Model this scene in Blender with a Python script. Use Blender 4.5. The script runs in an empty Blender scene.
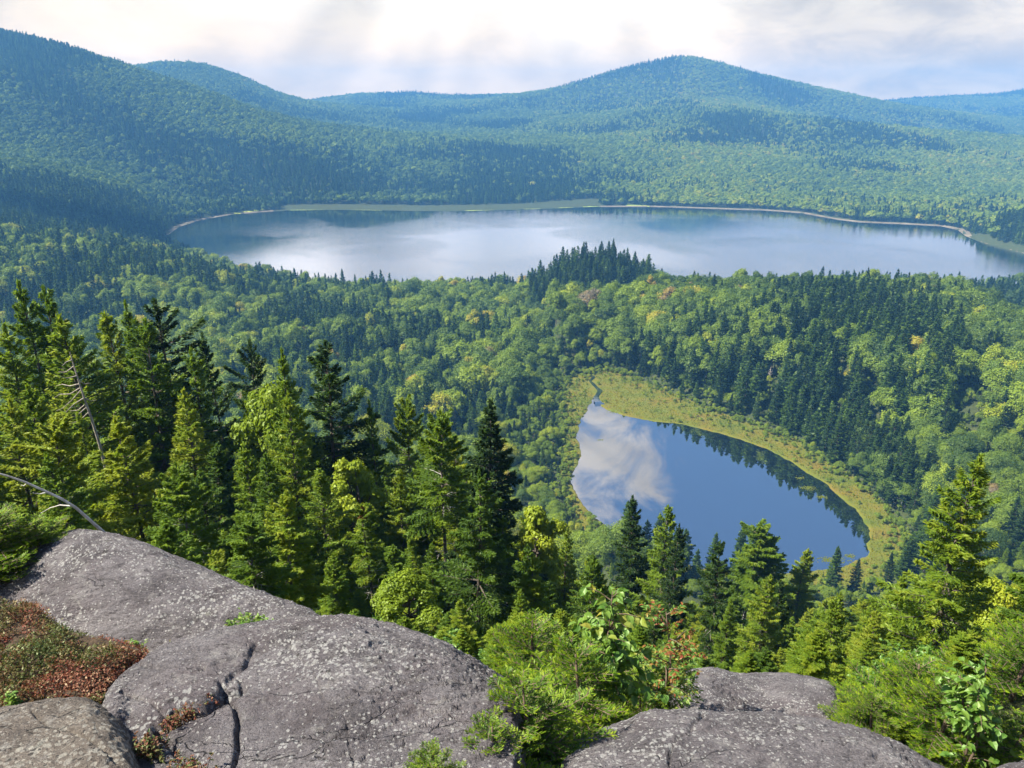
import bpy, math, random
import numpy as np
from mathutils import Vector

# ------------------------------------------------------------------ camera, sky, sun, exposure
W, H, F = 1024, 768, 759.0
CAMZ = 150.0
PITCH = math.radians(19.85)
SUN_AZ, SUN_EL = math.radians(-98), math.radians(50)
scene = bpy.context.scene
C = scene.collection

cam = bpy.data.cameras.new('camera')
cam.sensor_fit = 'HORIZONTAL'
cam.angle = 2 * math.atan(W / 2 / F)
cam.clip_start, cam.clip_end = 0.05, 30000
camo = bpy.data.objects.new('camera', cam)
camo.location = (0, 0, CAMZ)
camo.rotation_euler = (math.pi / 2 - PITCH, 0, 0)
C.objects.link(camo)
scene.camera = camo

SUNV = Vector((math.sin(SUN_AZ) * math.cos(SUN_EL), math.cos(SUN_AZ) * math.cos(SUN_EL), math.sin(SUN_EL)))
sun = bpy.data.lights.new('sun', 'SUN')
sun.energy = 4.6
sun.angle = math.radians(0.6)
sun.color = (1.0, 0.92, 0.76)
suno = bpy.data.objects.new('sun', sun)
suno.rotation_euler = (-SUNV).to_track_quat('-Z', 'Y').to_euler()
suno.location = (0, 0, 400)
C.objects.link(suno)

scene.view_settings.view_transform = 'Standard'
scene.view_settings.look = 'None'
scene.view_settings.exposure = 1.66
scene.view_settings.gamma = 1
scene.render.engine = 'CYCLES'
cy = scene.cycles
cy.max_bounces = 6; cy.diffuse_bounces = 4; cy.glossy_bounces = 2; cy.transmission_bounces = 3
cy.transparent_max_bounces = 6; cy.volume_bounces = 0
cy.use_denoising = True
cy.sample_clamp_indirect = 6
cy.use_adaptive_sampling = True
cy.adaptive_threshold = 0.015
HAZE_DENSITY = 0.00024


class NT:
    """short hand for building node trees"""
    def __init__(s, tree):
        s.t = tree; s.n = tree.nodes; s.l = tree.links
        s.n.clear()
    def add(s, typ, **kw):
        nd = s.n.new(typ)
        for k, v in kw.items():
            setattr(nd, k, v)
        return nd
    def put(s, sock, v):
        if v is None:
            return
        if isinstance(v, bpy.types.NodeSocket):
            s.l.new(v, sock)
        else:
            sock.default_value = v
    def math(s, op, a, b=None, c=None, clamp=False):
        nd = s.add('ShaderNodeMath', operation=op, use_clamp=clamp)
        for i, v in enumerate((a, b, c)):
            s.put(nd.inputs[i], v)
        return nd.outputs[0]
    def vmath(s, op, a, b=None, scale=None):
        nd = s.add('ShaderNodeVectorMath', operation=op)
        s.put(nd.inputs[0], a); s.put(nd.inputs[1], b)
        if scale is not None:
            s.put(nd.inputs['Scale'], scale)
        return nd.outputs['Value'] if op in ('DOT_PRODUCT', 'LENGTH', 'DISTANCE') else nd.outputs[0]
    def noise(s, vec, scale, detail=4, rough=0.5, dist=0.0, dim='3D'):
        nd = s.add('ShaderNodeTexNoise', noise_dimensions=dim)
        s.put(nd.inputs['Vector'], vec)
        nd.inputs['Scale'].default_value = scale; nd.inputs['Detail'].default_value = detail
        nd.inputs['Roughness'].default_value = rough; nd.inputs['Distortion'].default_value = dist
        return nd.outputs['Fac']
    def ramp(s, fac, stops, interp='LINEAR'):
        nd = s.add('ShaderNodeValToRGB')
        s.put(nd.inputs[0], fac)
        cr = nd.color_ramp; cr.interpolation = interp
        while len(cr.elements) < len(stops):
            cr.elements.new(0.5)
        for e, (p, c) in zip(cr.elements, stops):
            e.position = p
            e.color = tuple(c) + (1,) if len(c) == 3 else c
        return nd.outputs[0]
    def mix(s, fac, a, b, blend='MIX'):
        nd = s.add('ShaderNodeMix', data_type='RGBA', blend_type=blend)
        s.put(nd.inputs[0], fac)
        for k, v in ((6, a), (7, b)):
            if isinstance(v, (tuple, list)) and len(v) == 3:
                v = tuple(v) + (1,)
            s.put(nd.inputs[k], v)
        return nd.outputs[2]
    def maprange(s, v, a, b, c=0.0, d=1.0, smooth=False):
        nd = s.add('ShaderNodeMapRange', interpolation_type='SMOOTHSTEP' if smooth else 'LINEAR')
        s.put(nd.inputs[0], v)
        for i, q in enumerate((a, b, c, d)):
            nd.inputs[i + 1].default_value = q
        return nd.outputs[0]


def view_dir(px, py):
    """world direction seen at a pixel of the photograph"""
    u, v = (px - 512) / F, (py - 384) / F
    return np.array([u, math.cos(PITCH) - v * math.sin(PITCH), -math.sin(PITCH) - v * math.cos(PITCH)])


# ---- world: Nishita sky with procedural cloud cover
world = bpy.data.worlds.new('World')
scene.world = world
world.use_nodes = True
wn = NT(world.node_tree)
sky = wn.add('ShaderNodeTexSky', sky_type='NISHITA')
sky.sun_disc = False
sky.sun_elevation = SUN_EL
sky.sun_rotation = SUN_AZ % (2 * math.pi)
sky.altitude = 300; sky.air_density = 1.0; sky.dust_density = 0.6; sky.ozone_density = 2.5
tc = wn.add('ShaderNodeTexCoord')
D = tc.outputs['Generated']
sep = wn.add('ShaderNodeSeparateXYZ'); wn.put(sep.inputs[0], D)
dz = wn.math('MAXIMUM', sep.outputs[2], 0.0)
inv = wn.math('DIVIDE', 1.0, wn.math('ADD', dz, 0.16))
plane = wn.vmath('MULTIPLY', wn.vmath('SCALE', D, scale=inv), (1, 1, 0.3))
n1 = wn.noise(plane, 1.5, 7, 0.55, 0.3)
n2 = wn.noise(wn.vmath('MULTIPLY', D, (1.0, 1.0, 2.4)), 12.0, 8, 0.62, 0.35)
# overcast low on the horizon, broken cumulus higher up
low = wn.maprange(sep.outputs[2], 0.12, 0.36, 0.64, 0.0, True)
puff = wn.noise(D, 17.0, 7, 0.62, 0.5)
high = wn.maprange(sep.outputs[2], 0.18, 0.34, 0.0, 1.0, True)
base_c = wn.math('ADD', wn.math('MULTIPLY', n1, wn.math('SUBTRACT', 1.0, high)), wn.math('MULTIPLY', wn.math('SUBTRACT', puff, 0.06), high))
cover = wn.math('ADD', base_c, low)
def cloud_at(px, py, r, amt):          # a cumulus seen mirrored in the pond at this pixel
    global cover
    d = view_dir(px, py); d[2] *= -1; d /= np.linalg.norm(d)
    dist = wn.vmath('DISTANCE', wn.vmath('NORMALIZE', D), tuple(d))
    cover = wn.math('ADD', cover, wn.math('MULTIPLY', wn.maprange(dist, r, 0.0, 0.0, 1.0, True), amt))
cloud_at(622, 425, 0.12, 0.13)
cloud_at(598, 475, 0.12, 0.15)
cloud_at(655, 480, 0.08, 0.13)
cloud_at(800, 520, 0.22, -0.32)
cloud_at(740, 435, 0.08, -0.18)
cloud_at(710, 560, 0.12, -0.22)
mask = wn.maprange(cover, 0.45, 0.76, 0.0, 1.0, True)
shade = wn.maprange(n2, 0.32, 0.66, 0.0, 1.0, True)
sunprox = wn.vmath('DOT_PRODUCT', wn.vmath('NORMALIZE', D), tuple((view_dir(330, -60)) / np.linalg.norm(view_dir(330, -60))))
glow = wn.maprange(sunprox, 0.80, 1.0, 0.0, 1.0, True)
ccol = wn.mix(shade, (0.68, 0.645, 0.62), (1.02, 0.96, 0.84))
ccol = wn.mix(wn.math('MULTIPLY', glow, 0.5), ccol, (1.22, 1.12, 0.92))
# faint sun shafts painted into the sky colour, fanning out from above
S0 = view_dir(250, -260); S0 /= np.linalg.norm(S0)
E1 = np.array([1.0, 0, 0]); E2 = np.cross(S0, E1)
fan = wn.math('ARCTAN2', wn.vmath('DOT_PRODUCT', D, tuple(E1)), wn.math('ABSOLUTE', wn.vmath('DOT_PRODUCT', D, tuple(E2))))
fv = wn.add('ShaderNodeCombineXYZ'); wn.put(fv.inputs[0], fan)
shaft = wn.maprange(wn.noise(fv.outputs[0], 2.3, 2, 0.55), 0.35, 0.65, 0.78, 1.16, True)
ccol = wn.vmath('MULTIPLY', wn.vmath('SCALE', ccol, scale=shaft), (1.03, 0.98, 0.90))
# the cloud deck glows warm and bright low over the hills
lowglow = wn.maprange(sep.outputs[2], 0.0, 0.16, 1.0, 0.0, True)
ccol = wn.mix(lowglow, ccol, wn.vmath('MULTIPLY', ccol, (1.75, 1.33, 0.82)))
# bright spots added to the deck to give the lake its silver glare
for (gx_, gy_, gr_, ga_) in ((305, 268, 0.07, 1.0), (290, 262, 0.12, 0.5), (440, 238, 0.10, 0.55), (560, 232, 0.12, 0.6), (660, 240, 0.10, 0.35)):
    d_ = view_dir(gx_, gy_); d_[2] *= -1; d_ /= np.linalg.norm(d_)
    k_ = wn.maprange(wn.vmath('DISTANCE', wn.vmath('NORMALIZE', D), tuple(d_)), gr_, 0.0, 0.0, ga_, True)
    ccol = wn.mix(k_, ccol, (2.2, 1.95, 1.6))
bg1 = wn.add('ShaderNodeBackground'); wn.put(bg1.inputs[0], sky.outputs[0]); bg1.inputs[1].default_value = 0.058
bg2 = wn.add('ShaderNodeBackground'); wn.put(bg2.inputs[0], ccol); bg2.inputs[1].default_value = 0.37
mx = wn.add('ShaderNodeMixShader')
wn.put(mx.inputs[0], mask); wn.put(mx.inputs[1], bg1.outputs[0]); wn.put(mx.inputs[2], bg2.outputs[0])
out = wn.add('ShaderNodeOutputWorld'); wn.put(out.inputs[0], mx.outputs[0])

# ------------------------------------------------------------------ helpers
CP, SP = math.cos(PITCH), math.sin(PITCH)

def P(px, py, Y):
    """world point at forward distance Y on the ray of a photograph pixel"""
    px, py, Y = np.broadcast_arrays(np.asarray(px, float), np.asarray(py, float), np.asarray(Y, float))
    u, v = (px - 512) / F, (py - 384) / F
    s = Y / (CP - v * SP)
    return np.stack([u * s, Y, CAMZ + (-SP - v * CP) * s], -1)

def G(px, py, z):
    """world point where a pixel's ray meets the height z"""
    px, py = np.broadcast_arrays(np.asarray(px, float), np.asarray(py, float))
    u, v = (px - 512) / F, (py - 384) / F
    s = (z - CAMZ) / (-SP - v * CP)
    return np.stack([u * s, (CP - v * SP) * s, np.full(px.shape, float(z))], -1)

def project(p):
    p = np.asarray(p, float)
    dzz = p[..., 2] - CAMZ
    depth = np.maximum(p[..., 1] * CP - dzz * SP, 1e-3)
    return 512 + F * p[..., 0] / depth, 384 - F * (p[..., 1] * SP + dzz * CP) / depth, depth

def _hash(ix, iy, iz, seed):
    h = (ix.astype(np.uint32) * np.uint32(374761393) + iy.astype(np.uint32) * np.uint32(668265263)
         + iz.astype(np.uint32) * np.uint32(2246822519) + np.uint32((seed * 3266489917) & 0xffffffff))
    h = (h ^ (h >> np.uint32(13))) * np.uint32(1274126177)
    h = h ^ (h >> np.uint32(16))
    return h.astype(np.float64) / 4294967295.0

def vnoise(p, seed=0):
    p = np.asarray(p, float)
    i = np.floor(p).astype(np.int64); f = p - i
    f = f * f * f * (f * (f * 6 - 15) + 10)
    r = 0
    for dx in (0, 1):
        wx = f[..., 0] if dx else 1 - f[..., 0]
        for dy in (0, 1):
            wy = f[..., 1] if dy else 1 - f[..., 1]
            for dq in (0, 1):
                wz = f[..., 2] if dq else 1 - f[..., 2]
                r = r + wx * wy * wz * _hash(i[..., 0] + dx, i[..., 1] + dy, i[..., 2] + dq, seed)
    return r * 2 - 1

def fbm(p, octaves=5, gain=0.5, seed=0, lac=2.03):
    a, s, tot = 1.0, 0, 0
    p = np.asarray(p, float)
    for o in range(octaves):
        s = s + a * vnoise(p + o * 17.3, seed + o); tot += a
        a *= gain; p = p * lac
    return s / tot

def xyz(x, y, z=0.0):
    return np.stack(np.broadcast_arrays(np.asarray(x, float), np.asarray(y, float), np.asarray(z, float)), -1)

class MB:
    """collects vertices and faces (numpy) of ONE mesh"""
    def __init__(s):
        s.v, s.f, s.m, s.a, s.n = [], [], [], [], 0
    def add(s, verts, faces, mat=0, rnd=None):
        verts = np.asarray(verts, float).reshape(-1, 3)
        faces = np.asarray(faces, int)
        s.v.append(verts)
        s.f.append(faces + s.n)
        s.m.append(np.full(len(faces), mat))
        s.a.append(np.full(len(verts), 0.5) if rnd is None else np.asarray(rnd, float))
        s.n += len(verts)
        return s
    def mesh(s, name, mats, smooth=False):
        me = bpy.data.meshes.new(name)
        V = np.concatenate(s.v)
        me.vertices.add(len(V)); me.vertices.foreach_set('co', V.astype(np.float32).ravel())
        loops, starts, mi, k = [], [], [], 0
        for f, m in zip(s.f, s.m):
            n, c = f.shape
            loops.append(f.ravel()); starts.append(k + np.arange(n) * c); k += n * c; mi.append(m)
        loops = np.concatenate(loops)
        me.loops.add(len(loops)); me.loops.foreach_set('vertex_index', loops.astype(np.int32))
        starts = np.concatenate(starts)
        me.polygons.add(len(starts)); me.polygons.foreach_set('loop_start', starts.astype(np.int32))
        me.polygons.foreach_set('material_index', np.concatenate(mi).astype(np.int32))
        at = me.attributes.new('rnd', 'FLOAT', 'POINT')
        at.data.foreach_set('value', np.concatenate(s.a).astype(np.float32))
        for m in mats:
            me.materials.append(m)
        me.update(calc_edges=True)
        me.polygons.foreach_set('use_smooth', np.full(len(starts), smooth))
        return me

def link(name, me, parent=None, loc=None):
    o = bpy.data.objects.new(name, me)
    C.objects.link(o)
    if parent is not None:
        o.parent = parent
    if loc is not None:
        o.location = loc
    return o

def tag(o, label=None, cat=None, group=None, kind=None):
    for k, v in (('label', label), ('category', cat), ('group', group), ('kind', kind)):
        if v:
            o[k] = v
    return o

def norm(a):
    return a / np.maximum(np.linalg.norm(a, axis=-1, keepdims=True), 1e-9)

def leaf_quads(mb, c, d, n, L, Wd, mat=0, rnd=None, fat=0.42):
    """diamond shaped leaf / needle spray faces: centre c, long axis d, normal n"""
    d = norm(d); s = norm(np.cross(n, d))
    L = np.broadcast_to(np.asarray(L, float), (len(c),))[:, None]
    Wd = np.broadcast_to(np.asarray(Wd, float), (len(c),))[:, None]
    v = np.stack([c - d * L * 0.5, c + d * L * (fat - 0.5) + s * Wd * 0.5, c + d * L * 0.5, c + d * L * (fat - 0.5) - s * Wd * 0.5], 1)
    f = np.arange(len(c) * 4).reshape(-1, 4)
    mb.add(v, f, mat, None if rnd is None else np.repeat(rnd, 4))

def folded_leaves(mb, c, d, n, L, Wd, mat=0, rnd=None, fold=0.18):
    """pointed oval leaves of four faces, folded along the midrib and drooping at the tip; c is the leaf base"""
    d = norm(d); s = norm(np.cross(n, d)); n = np.cross(d, s)
    L = np.broadcast_to(np.asarray(L, float), (len(c),))[:, None]
    Wd = np.broadcast_to(np.asarray(Wd, float), (len(c),))[:, None]
    b = c; m = c + d * L * 0.5 + n * L * 0.03; t = c + d * L - n * L * 0.12
    r1 = c + d * L * 0.22 + s * Wd * 0.42 + n * Wd * fold; l1 = c + d * L * 0.22 - s * Wd * 0.42 + n * Wd * fold
    r2 = c + d * L * 0.58 + s * Wd * 0.40 + n * Wd * fold * 0.7; l2 = c + d * L * 0.58 - s * Wd * 0.40 + n * Wd * fold * 0.7
    v = np.stack([b, r1, r2, t, l2, l1, m], 1)
    k = len(c)
    base = (np.arange(k) * 7)[:, None]
    q1 = base + np.array([0, 1, 2, 6]); q2 = base + np.array([0, 6, 4, 5])
    t1 = base + np.array([6, 2, 3]); t2 = base + np.array([6, 3, 4])
    n0 = mb.n
    mb.add(v, np.concatenate([q1, q2]), mat, None if rnd is None else np.repeat(rnd, 7))
    mb.f.append(np.concatenate([t1, t2]) + n0); mb.m.append(np.full(2 * k, mat))

def tube(mb, path, rad, sides=7, mat=0, cap=True):
    path = np.asarray(path, float); n = len(path)
    rad = np.broadcast_to(np.asarray(rad, float), (n,))
    t = norm(np.gradient(path, axis=0))
    ref = np.array([0.0, 0, 1]) if abs(t[:, 2]).mean() < 0.8 else np.array([1.0, 0, 0])
    a = norm(np.cross(t, ref)); b = np.cross(t, a)
    th = np.arange(sides) / sides * 2 * np.pi
    v = path[:, None] + rad[:, None, None] * (a[:, None] * np.cos(th)[None, :, None] + b[:, None] * np.sin(th)[None, :, None])
    i = np.arange(n - 1)[:, None] * sides; j = np.arange(sides)[None]; j2 = (j + 1) % sides
    f = np.stack([i + j, i + j2, i + sides + j2, i + sides + j], -1).reshape(-1, 4)
    n0 = mb.n
    mb.add(v, f, mat)
    if cap:
        tip = mb.n
        mb.add(path[[-1]] + t[[-1]] * rad[-1] * 0.5, np.zeros((0, 3), int), mat)
        k = n0 + (n - 1) * sides
        mb.f.append(np.stack([k + np.arange(sides), k + (np.arange(sides) + 1) % sides, np.full(sides, tip)], -1)); mb.m.append(np.full(sides, mat))

def sticks(mb, p0, p1, p2, r0, mat=0, sides=3):
    """many thin tapered limbs at once: start, middle, end points (n,3)"""
    n = len(p0)
    if n == 0:
        return
    t = norm(p2 - p0)
    a = norm(np.cross(t, np.array([0.13, 0.21, 0.97]))); b = np.cross(t, a)
    r0 = np.broadcast_to(np.asarray(r0, float), (n,))
    th = np.arange(sides) / sides * 2 * np.pi
    ring = a[:, None] * np.cos(th)[None, :, None] + b[:, None] * np.sin(th)[None, :, None]
    v = np.stack([q[:, None] + ring * (r0 * k)[:, None, None] for q, k in ((p0, 1.0), (p1, 0.7), (p2, 0.25))], 1)
    base = (np.arange(n) * 3 * sides)[:, None, None]
    j = np.arange(sides); j2 = (j + 1) % sides
    f = np.stack([np.stack([j + s * sides, j2 + s * sides, j2 + (s + 1) * sides, j + (s + 1) * sides], -1) for s in (0, 1)], 0).reshape(1, -1, 4)
    mb.add(v, (base + f).reshape(-1, 4), mat)

# ------------------------------------------------------------------ materials
def new_mat(name):
    m = bpy.data.materials.new(name); m.use_nodes = True
    return m, NT(m.node_tree)

def leaf_material(name, stops, trans=0.35, gloss=0.05, var=0.25, own_tint=True, tr_gain=(1.25, 1.2, 0.7)):
    """foliage: colour from the plant's own tint plus a per-leaf variation, part of the light passing through"""
    m, t = new_mat(name)
    at = t.add('ShaderNodeAttribute'); at.attribute_name = 'rnd'
    fac = at.outputs['Fac']
    if own_tint:
        ti = t.add('ShaderNodeAttribute'); ti.attribute_name = 'tint'; ti.attribute_type = 'INSTANCER'
        oi = t.add('ShaderNodeObjectInfo')
        fac = t.math('ADD', ti.outputs['Fac'], t.math('MULTIPLY', t.math('SUBTRACT', fac, 0.5), var))
        fac = t.math('ADD', fac, t.math('MULTIPLY', t.math('SUBTRACT', oi.outputs['Random'], 0.5), 0.10), clamp=True)
    col = t.ramp(fac, stops)
    di = t.add('ShaderNodeBsdfDiffuse'); t.put(di.inputs[0], col)
    tr = t.add('ShaderNodeBsdfTranslucent'); t.put(tr.inputs[0], t.mix(1.0, col, tr_gain, 'MULTIPLY'))
    gl = t.add('ShaderNodeBsdfGlossy'); gl.inputs['Roughness'].default_value = 0.5; gl.inputs[0].default_value = (0.55, 0.65, 0.45, 1)
    a = t.add('ShaderNodeMixShader'); a.inputs[0].default_value = trans
    t.put(a.inputs[1], di.outputs[0]); t.put(a.inputs[2], tr.outputs[0])
    b = t.add('ShaderNodeMixShader'); b.inputs[0].default_value = gloss
    t.put(b.inputs[1], a.outputs[0]); t.put(b.inputs[2], gl.outputs[0])
    o = t.add('ShaderNodeOutputMaterial'); t.put(o.inputs[0], b.outputs[0])
    return m

def plain_material(name, colour_fn, rough=0.9, bump=None, spec=0.2):
    m, t = new_mat(name)
    g = t.add('ShaderNodeTexCoord')
    col = colour_fn(t, g.outputs['Object'])
    p = t.add('ShaderNodeBsdfPrincipled')
    t.put(p.inputs['Base Color'], col)
    p.inputs['Roughness'].default_value = rough
    p.inputs['Specular IOR Level'].default_value = spec
    if bump:
        h = bump[0](t, g.outputs['Object'])
        bn = t.add('ShaderNodeBump'); bn.inputs['Strength'].default_value = bump[1]; bn.inputs['Distance'].default_value = bump[2]
        t.put(bn.inputs['Height'], h); t.put(p.inputs['Normal'], bn.outputs[0])
    o = t.add('ShaderNodeOutputMaterial'); t.put(o.inputs[0], p.outputs[0])
    return m

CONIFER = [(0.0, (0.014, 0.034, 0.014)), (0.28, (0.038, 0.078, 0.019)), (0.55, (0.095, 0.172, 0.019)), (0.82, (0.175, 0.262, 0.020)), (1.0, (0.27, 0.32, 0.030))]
BROAD = [(0.0, (0.045, 0.086, 0.020)), (0.35, (0.108, 0.172, 0.021)), (0.62, (0.190, 0.265, 0.019)), (0.80, (0.275, 0.325, 0.022)), (0.90, (0.40, 0.33, 0.035)), (0.96, (0.26, 0.17, 0.07)), (1.0, (0.22, 0.19, 0.14))]
M = {}
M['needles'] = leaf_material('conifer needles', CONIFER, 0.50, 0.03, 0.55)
M['leaves'] = leaf_material('broad leaves', BROAD, 0.36, 0.03, 0.16)
M['bark'] = plain_material('bark', lambda t, v: t.ramp(t.noise(v, 9, 5), [(0.3, (0.045, 0.037, 0.031)), (0.7, (0.16, 0.135, 0.115))]),
                           bump=(lambda t, v: t.noise(v, 30, 4), 0.5, 0.03))
M['pale_bark'] = plain_material('pale bark', lambda t, v: t.ramp(t.noise(v, 6, 5), [(0.3, (0.16, 0.14, 0.12)), (0.7, (0.42, 0.38, 0.33))]))
M['dead_wood'] = plain_material('bleached dead wood', lambda t, v: t.ramp(t.noise(v, 14, 5), [(0.3, (0.30, 0.28, 0.265)), (0.7, (0.62, 0.60, 0.58))]),
                                bump=(lambda t, v: t.noise(v, 60, 4), 0.4, 0.01))

# ------------------------------------------------------------------ terrain heights
def layer(pts, Y, dzz=0.0):
    a = np.array(pts, float)
    w = P(a[:, 0], a[:, 1], Y)
    return w[:, 0] / Y, np.full(len(a), float(Y)), w[:, 2] + dzz

def flat(Y, zl, zr, wl=-0.06, wr=0.10):
    return np.array([-2, wl, wr, 2.0]), np.full(4, float(Y)), CAMZ + np.array([zl, zl, zr, zr])

LAYERS = [
    flat(-70, -6, -6), flat(-20, -2.6, -2.6), flat(0, -3.6, -3.6), flat(5, -4.4, -4.4), flat(7, -6.0, -6.2), flat(10, -8.6, -9.2), flat(20, -16.5, -19),
    flat(42, -29, -36), flat(100, -69, -81), flat(165, -117, -126.5), flat(200, -128.6, -129.6), flat(270, -129, -129.4),
    layer([(-200, 330), (0, 333), (200, 338), (380, 350), (520, 362), (620, 366), (700, 360), (850, 358), (1024, 352), (1200, 345)], 400, -14),
    layer([(-100, 222), (0, 230), (60, 236), (120, 245), (165, 250), (240, 266), (300, 277), (380, 281), (440, 278), (500, 280), (535, 270), (558, 249), (590, 233), (618, 236), (645, 253), (668, 270),
           (700, 274), (760, 275), (805, 275), (835, 266), (870, 267), (895, 276), (950, 284), (1024, 284), (1150, 280)], 570, -16),
    layer([(-100, 214), (0, 222), (100, 238), (165, 250), (240, 295), (300, 300), (1024, 300), (1200, 300)], 660, -14),
    layer([(-150, 170), (0, 184), (80, 203), (140, 222), (165, 236), (240, 250), (900, 250), (960, 232), (1000, 216), (1024, 208), (1200, 190)], 930, -13),
    layer([(-150, 120), (0, 140), (80, 155), (165, 192), (240, 210), (330, 208), (512, 207), (700, 207), (900, 220), (1024, 210), (1200, 190)], 1270, -10),
    layer([(-150, 8), (-60, 15), (0, 28), (40, 37), (80, 48), (135, 66), (200, 88), (250, 104), (310, 119), (410, 137), (512, 149), (600, 152), (700, 152), (850, 155), (1024, 165), (1200, 150)], 1750, -9),
    layer([(-150, 30), (0, 50), (135, 84), (310, 128), (410, 136), (512, 134), (600, 129), (690, 117), (740, 112), (830, 121), (927, 131), (1024, 138), (1200, 140)], 2150, -9),
    layer([(-150, 70), (60, 72), (135, 62), (160, 54), (200, 55), (240, 69), (280, 90), (310, 99), (420, 117), (512, 114), (600, 107), (690, 91), (760, 104), (850, 128), (1024, 142), (1200, 142)], 2750, -8),
    layer([(-150, 100), (300, 108), (400, 108), (480, 105), (520, 95), (560, 84), (600, 69), (650, 54), (690, 47), (720, 54), (760, 68), (820, 82), (895, 101), (1024, 122), (1200, 122)], 3050, -8),
    layer([(-150, 112), (250, 112), (310, 100), (360, 92), (420, 90), (440, 95), (520, 94), (560, 112), (860, 115), (1024, 118), (1200, 118)], 3700, -8),
    layer([(-150, 114), (300, 114), (800, 112), (860, 103), (895, 98), (940, 94), (1000, 92), (1024, 86), (1100, 74), (1250, 70)], 4400, -8),
    (np.array([-2, 2.0]), np.array([5600.0] * 2), np.array([40.0] * 2)), (np.array([-2, 2.0]), np.array([9000.0] * 2), np.array([20.0] * 2)),
]
WG = np.linspace(-1.5, 1.5, 241)
YG = np.concatenate([np.linspace(-70, 60, 66)[:-1], np.geomspace(60, 8600, 330)])
_ly = np.array([np.interp(WG, l[0], l[1]) for l in LAYERS]); _lz = np.array([np.interp(WG, l[0], l[2]) for l in LAYERS])
TAB = np.array([np.interp(YG, _ly[:, i], _lz[:, i]) for i in range(len(WG))])
def _smooth(a, k, axis):
    ker = np.exp(-0.5 * (np.arange(-3 * k, 3 * k + 1) / k) ** 2); ker /= ker.sum()
    pad = [(0, 0), (0, 0)]; pad[axis] = (3 * k, 3 * k)
    ap = np.pad(a, pad, mode='edge')
    return np.apply_along_axis(lambda r: np.convolve(r, ker, 'valid'), axis, ap)
TAB[:, 70:] = _smooth(TAB, 2, 1)[:, 70:]
TAB = _smooth(TAB, 1, 0)

def table(x, y):
    w = np.clip(x / np.maximum(y, 30.0), WG[0], WG[-1] - 1e-6)
    fi = (w - WG[0]) / (WG[1] - WG[0]); i = np.clip(fi.astype(int), 0, len(WG) - 2); fx = fi - i
    yy = np.clip(y, YG[0], YG[-1] - 1e-3)
    j = np.clip(np.searchsorted(YG, yy, 'right') - 1, 0, len(YG) - 2); fy = (yy - YG[j]) / (YG[j + 1] - YG[j])
    return (TAB[i, j] * (1 - fx) + TAB[i + 1, j] * fx) * (1 - fy) + (TAB[i, j + 1] * (1 - fx) + TAB[i + 1, j + 1] * fx) * fy

def densify(poly, n):
    poly = np.asarray(poly, float)
    q = np.vstack([poly, poly[:1]])
    s = np.concatenate([[0], np.cumsum(np.linalg.norm(np.diff(q, axis=0), axis=1))])
    t = np.linspace(0, s[-1], n, endpoint=False)
    # smooth closed curve: several rounds of corner cutting first
    return np.stack([np.interp(t, s, q[:, k]) for k in range(2)], -1)

def chaikin(poly, rounds=2):
    p = np.asarray(poly, float)
    for _ in range(rounds):
        q = np.roll(p, -1, 0)
        p = np.stack([p * 0.75 + q * 0.25, p * 0.25 + q * 0.75], 1).reshape(-1, 2)
    return p

def inside_dist(x, y, poly):
    """signed distance to a polygon, negative inside"""
    sh = np.shape(x); x = np.ravel(x); y = np.ravel(y)
    d = np.full(x.shape, 1e9); ins = np.zeros(x.shape, bool)
    n = len(poly)
    for k in range(n):
        ax, ay = poly[k]; bx, by = poly[(k + 1) % n]
        ex, ey = bx - ax, by - ay
        t = np.clip(((x - ax) * ex + (y - ay) * ey) / (ex * ex + ey * ey + 1e-12), 0, 1)
        d = np.minimum(d, (x - ax - t * ex) ** 2 + (y - ay - t * ey) ** 2)
        c = ((ay > y) != (by > y)) & (x < (bx - ax) * (y - ay) / (by - ay + 1e-12) + ax)
        ins ^= c
    d = np.sqrt(d)
    return np.where(ins, -d, d).reshape(sh)

def pxpoly(pts, z):
    a = np.array(pts, float)
    return G(a[:, 0], a[:, 1], z)[:, :2]

LAKE_Z, POND_Z = 0.0, 20.0
lake_far = pxpoly([(240, 270), (205, 259), (180, 248), (166, 236), (178, 227), (200, 220), (235, 214), (280, 210.5), (340, 210), (400, 211), (470, 211), (540, 209), (600, 206.5), (650, 206.5), (700, 208), (760, 210),
                   (800, 213), (835, 219), (860, 222), (900, 224), (940, 226), (958, 230), (966, 236), (985, 243), (1024, 253), (1100, 272)], LAKE_Z)
LAKE = np.vstack([lake_far, [[640, 655], [420, 645], [200, 640], [60, 650], [-60, 645], [-170, 655], [-215, 690]]])
LAKE = chaikin(LAKE, 1)
POND = pxpoly([(593, 379), (590, 386), (594, 393), (593, 401), (588, 409), (581, 420), (579, 428), (577, 440), (581, 455), (574, 470), (572, 491), (585, 510), (610, 530), (650, 552), (700, 568), (750, 574), (790, 574), (820, 569),
               (850, 563), (869, 556), (866, 545), (872, 530), (860, 514), (835, 491), (800, 467), (760, 446), (720, 433), (680, 424), (640, 420), (614, 413), (603, 407), (598, 401), (600, 393), (596, 386), (597, 380)][::-1], POND_Z)
POND = chaikin(POND, 2)
BOG = pxpoly([(560, 386), (575, 375), (610, 369), (640, 380), (685, 400), (740, 422), (800, 441), (842, 470), (874, 495), (898, 521), (911, 548), (900, 575), (870, 598), (790, 592), (700, 586), (640, 568), (595, 545), (566, 512), (560, 480), (564, 445), (560, 410)], POND_Z)
BOG = chaikin(BOG, 2)

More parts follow.
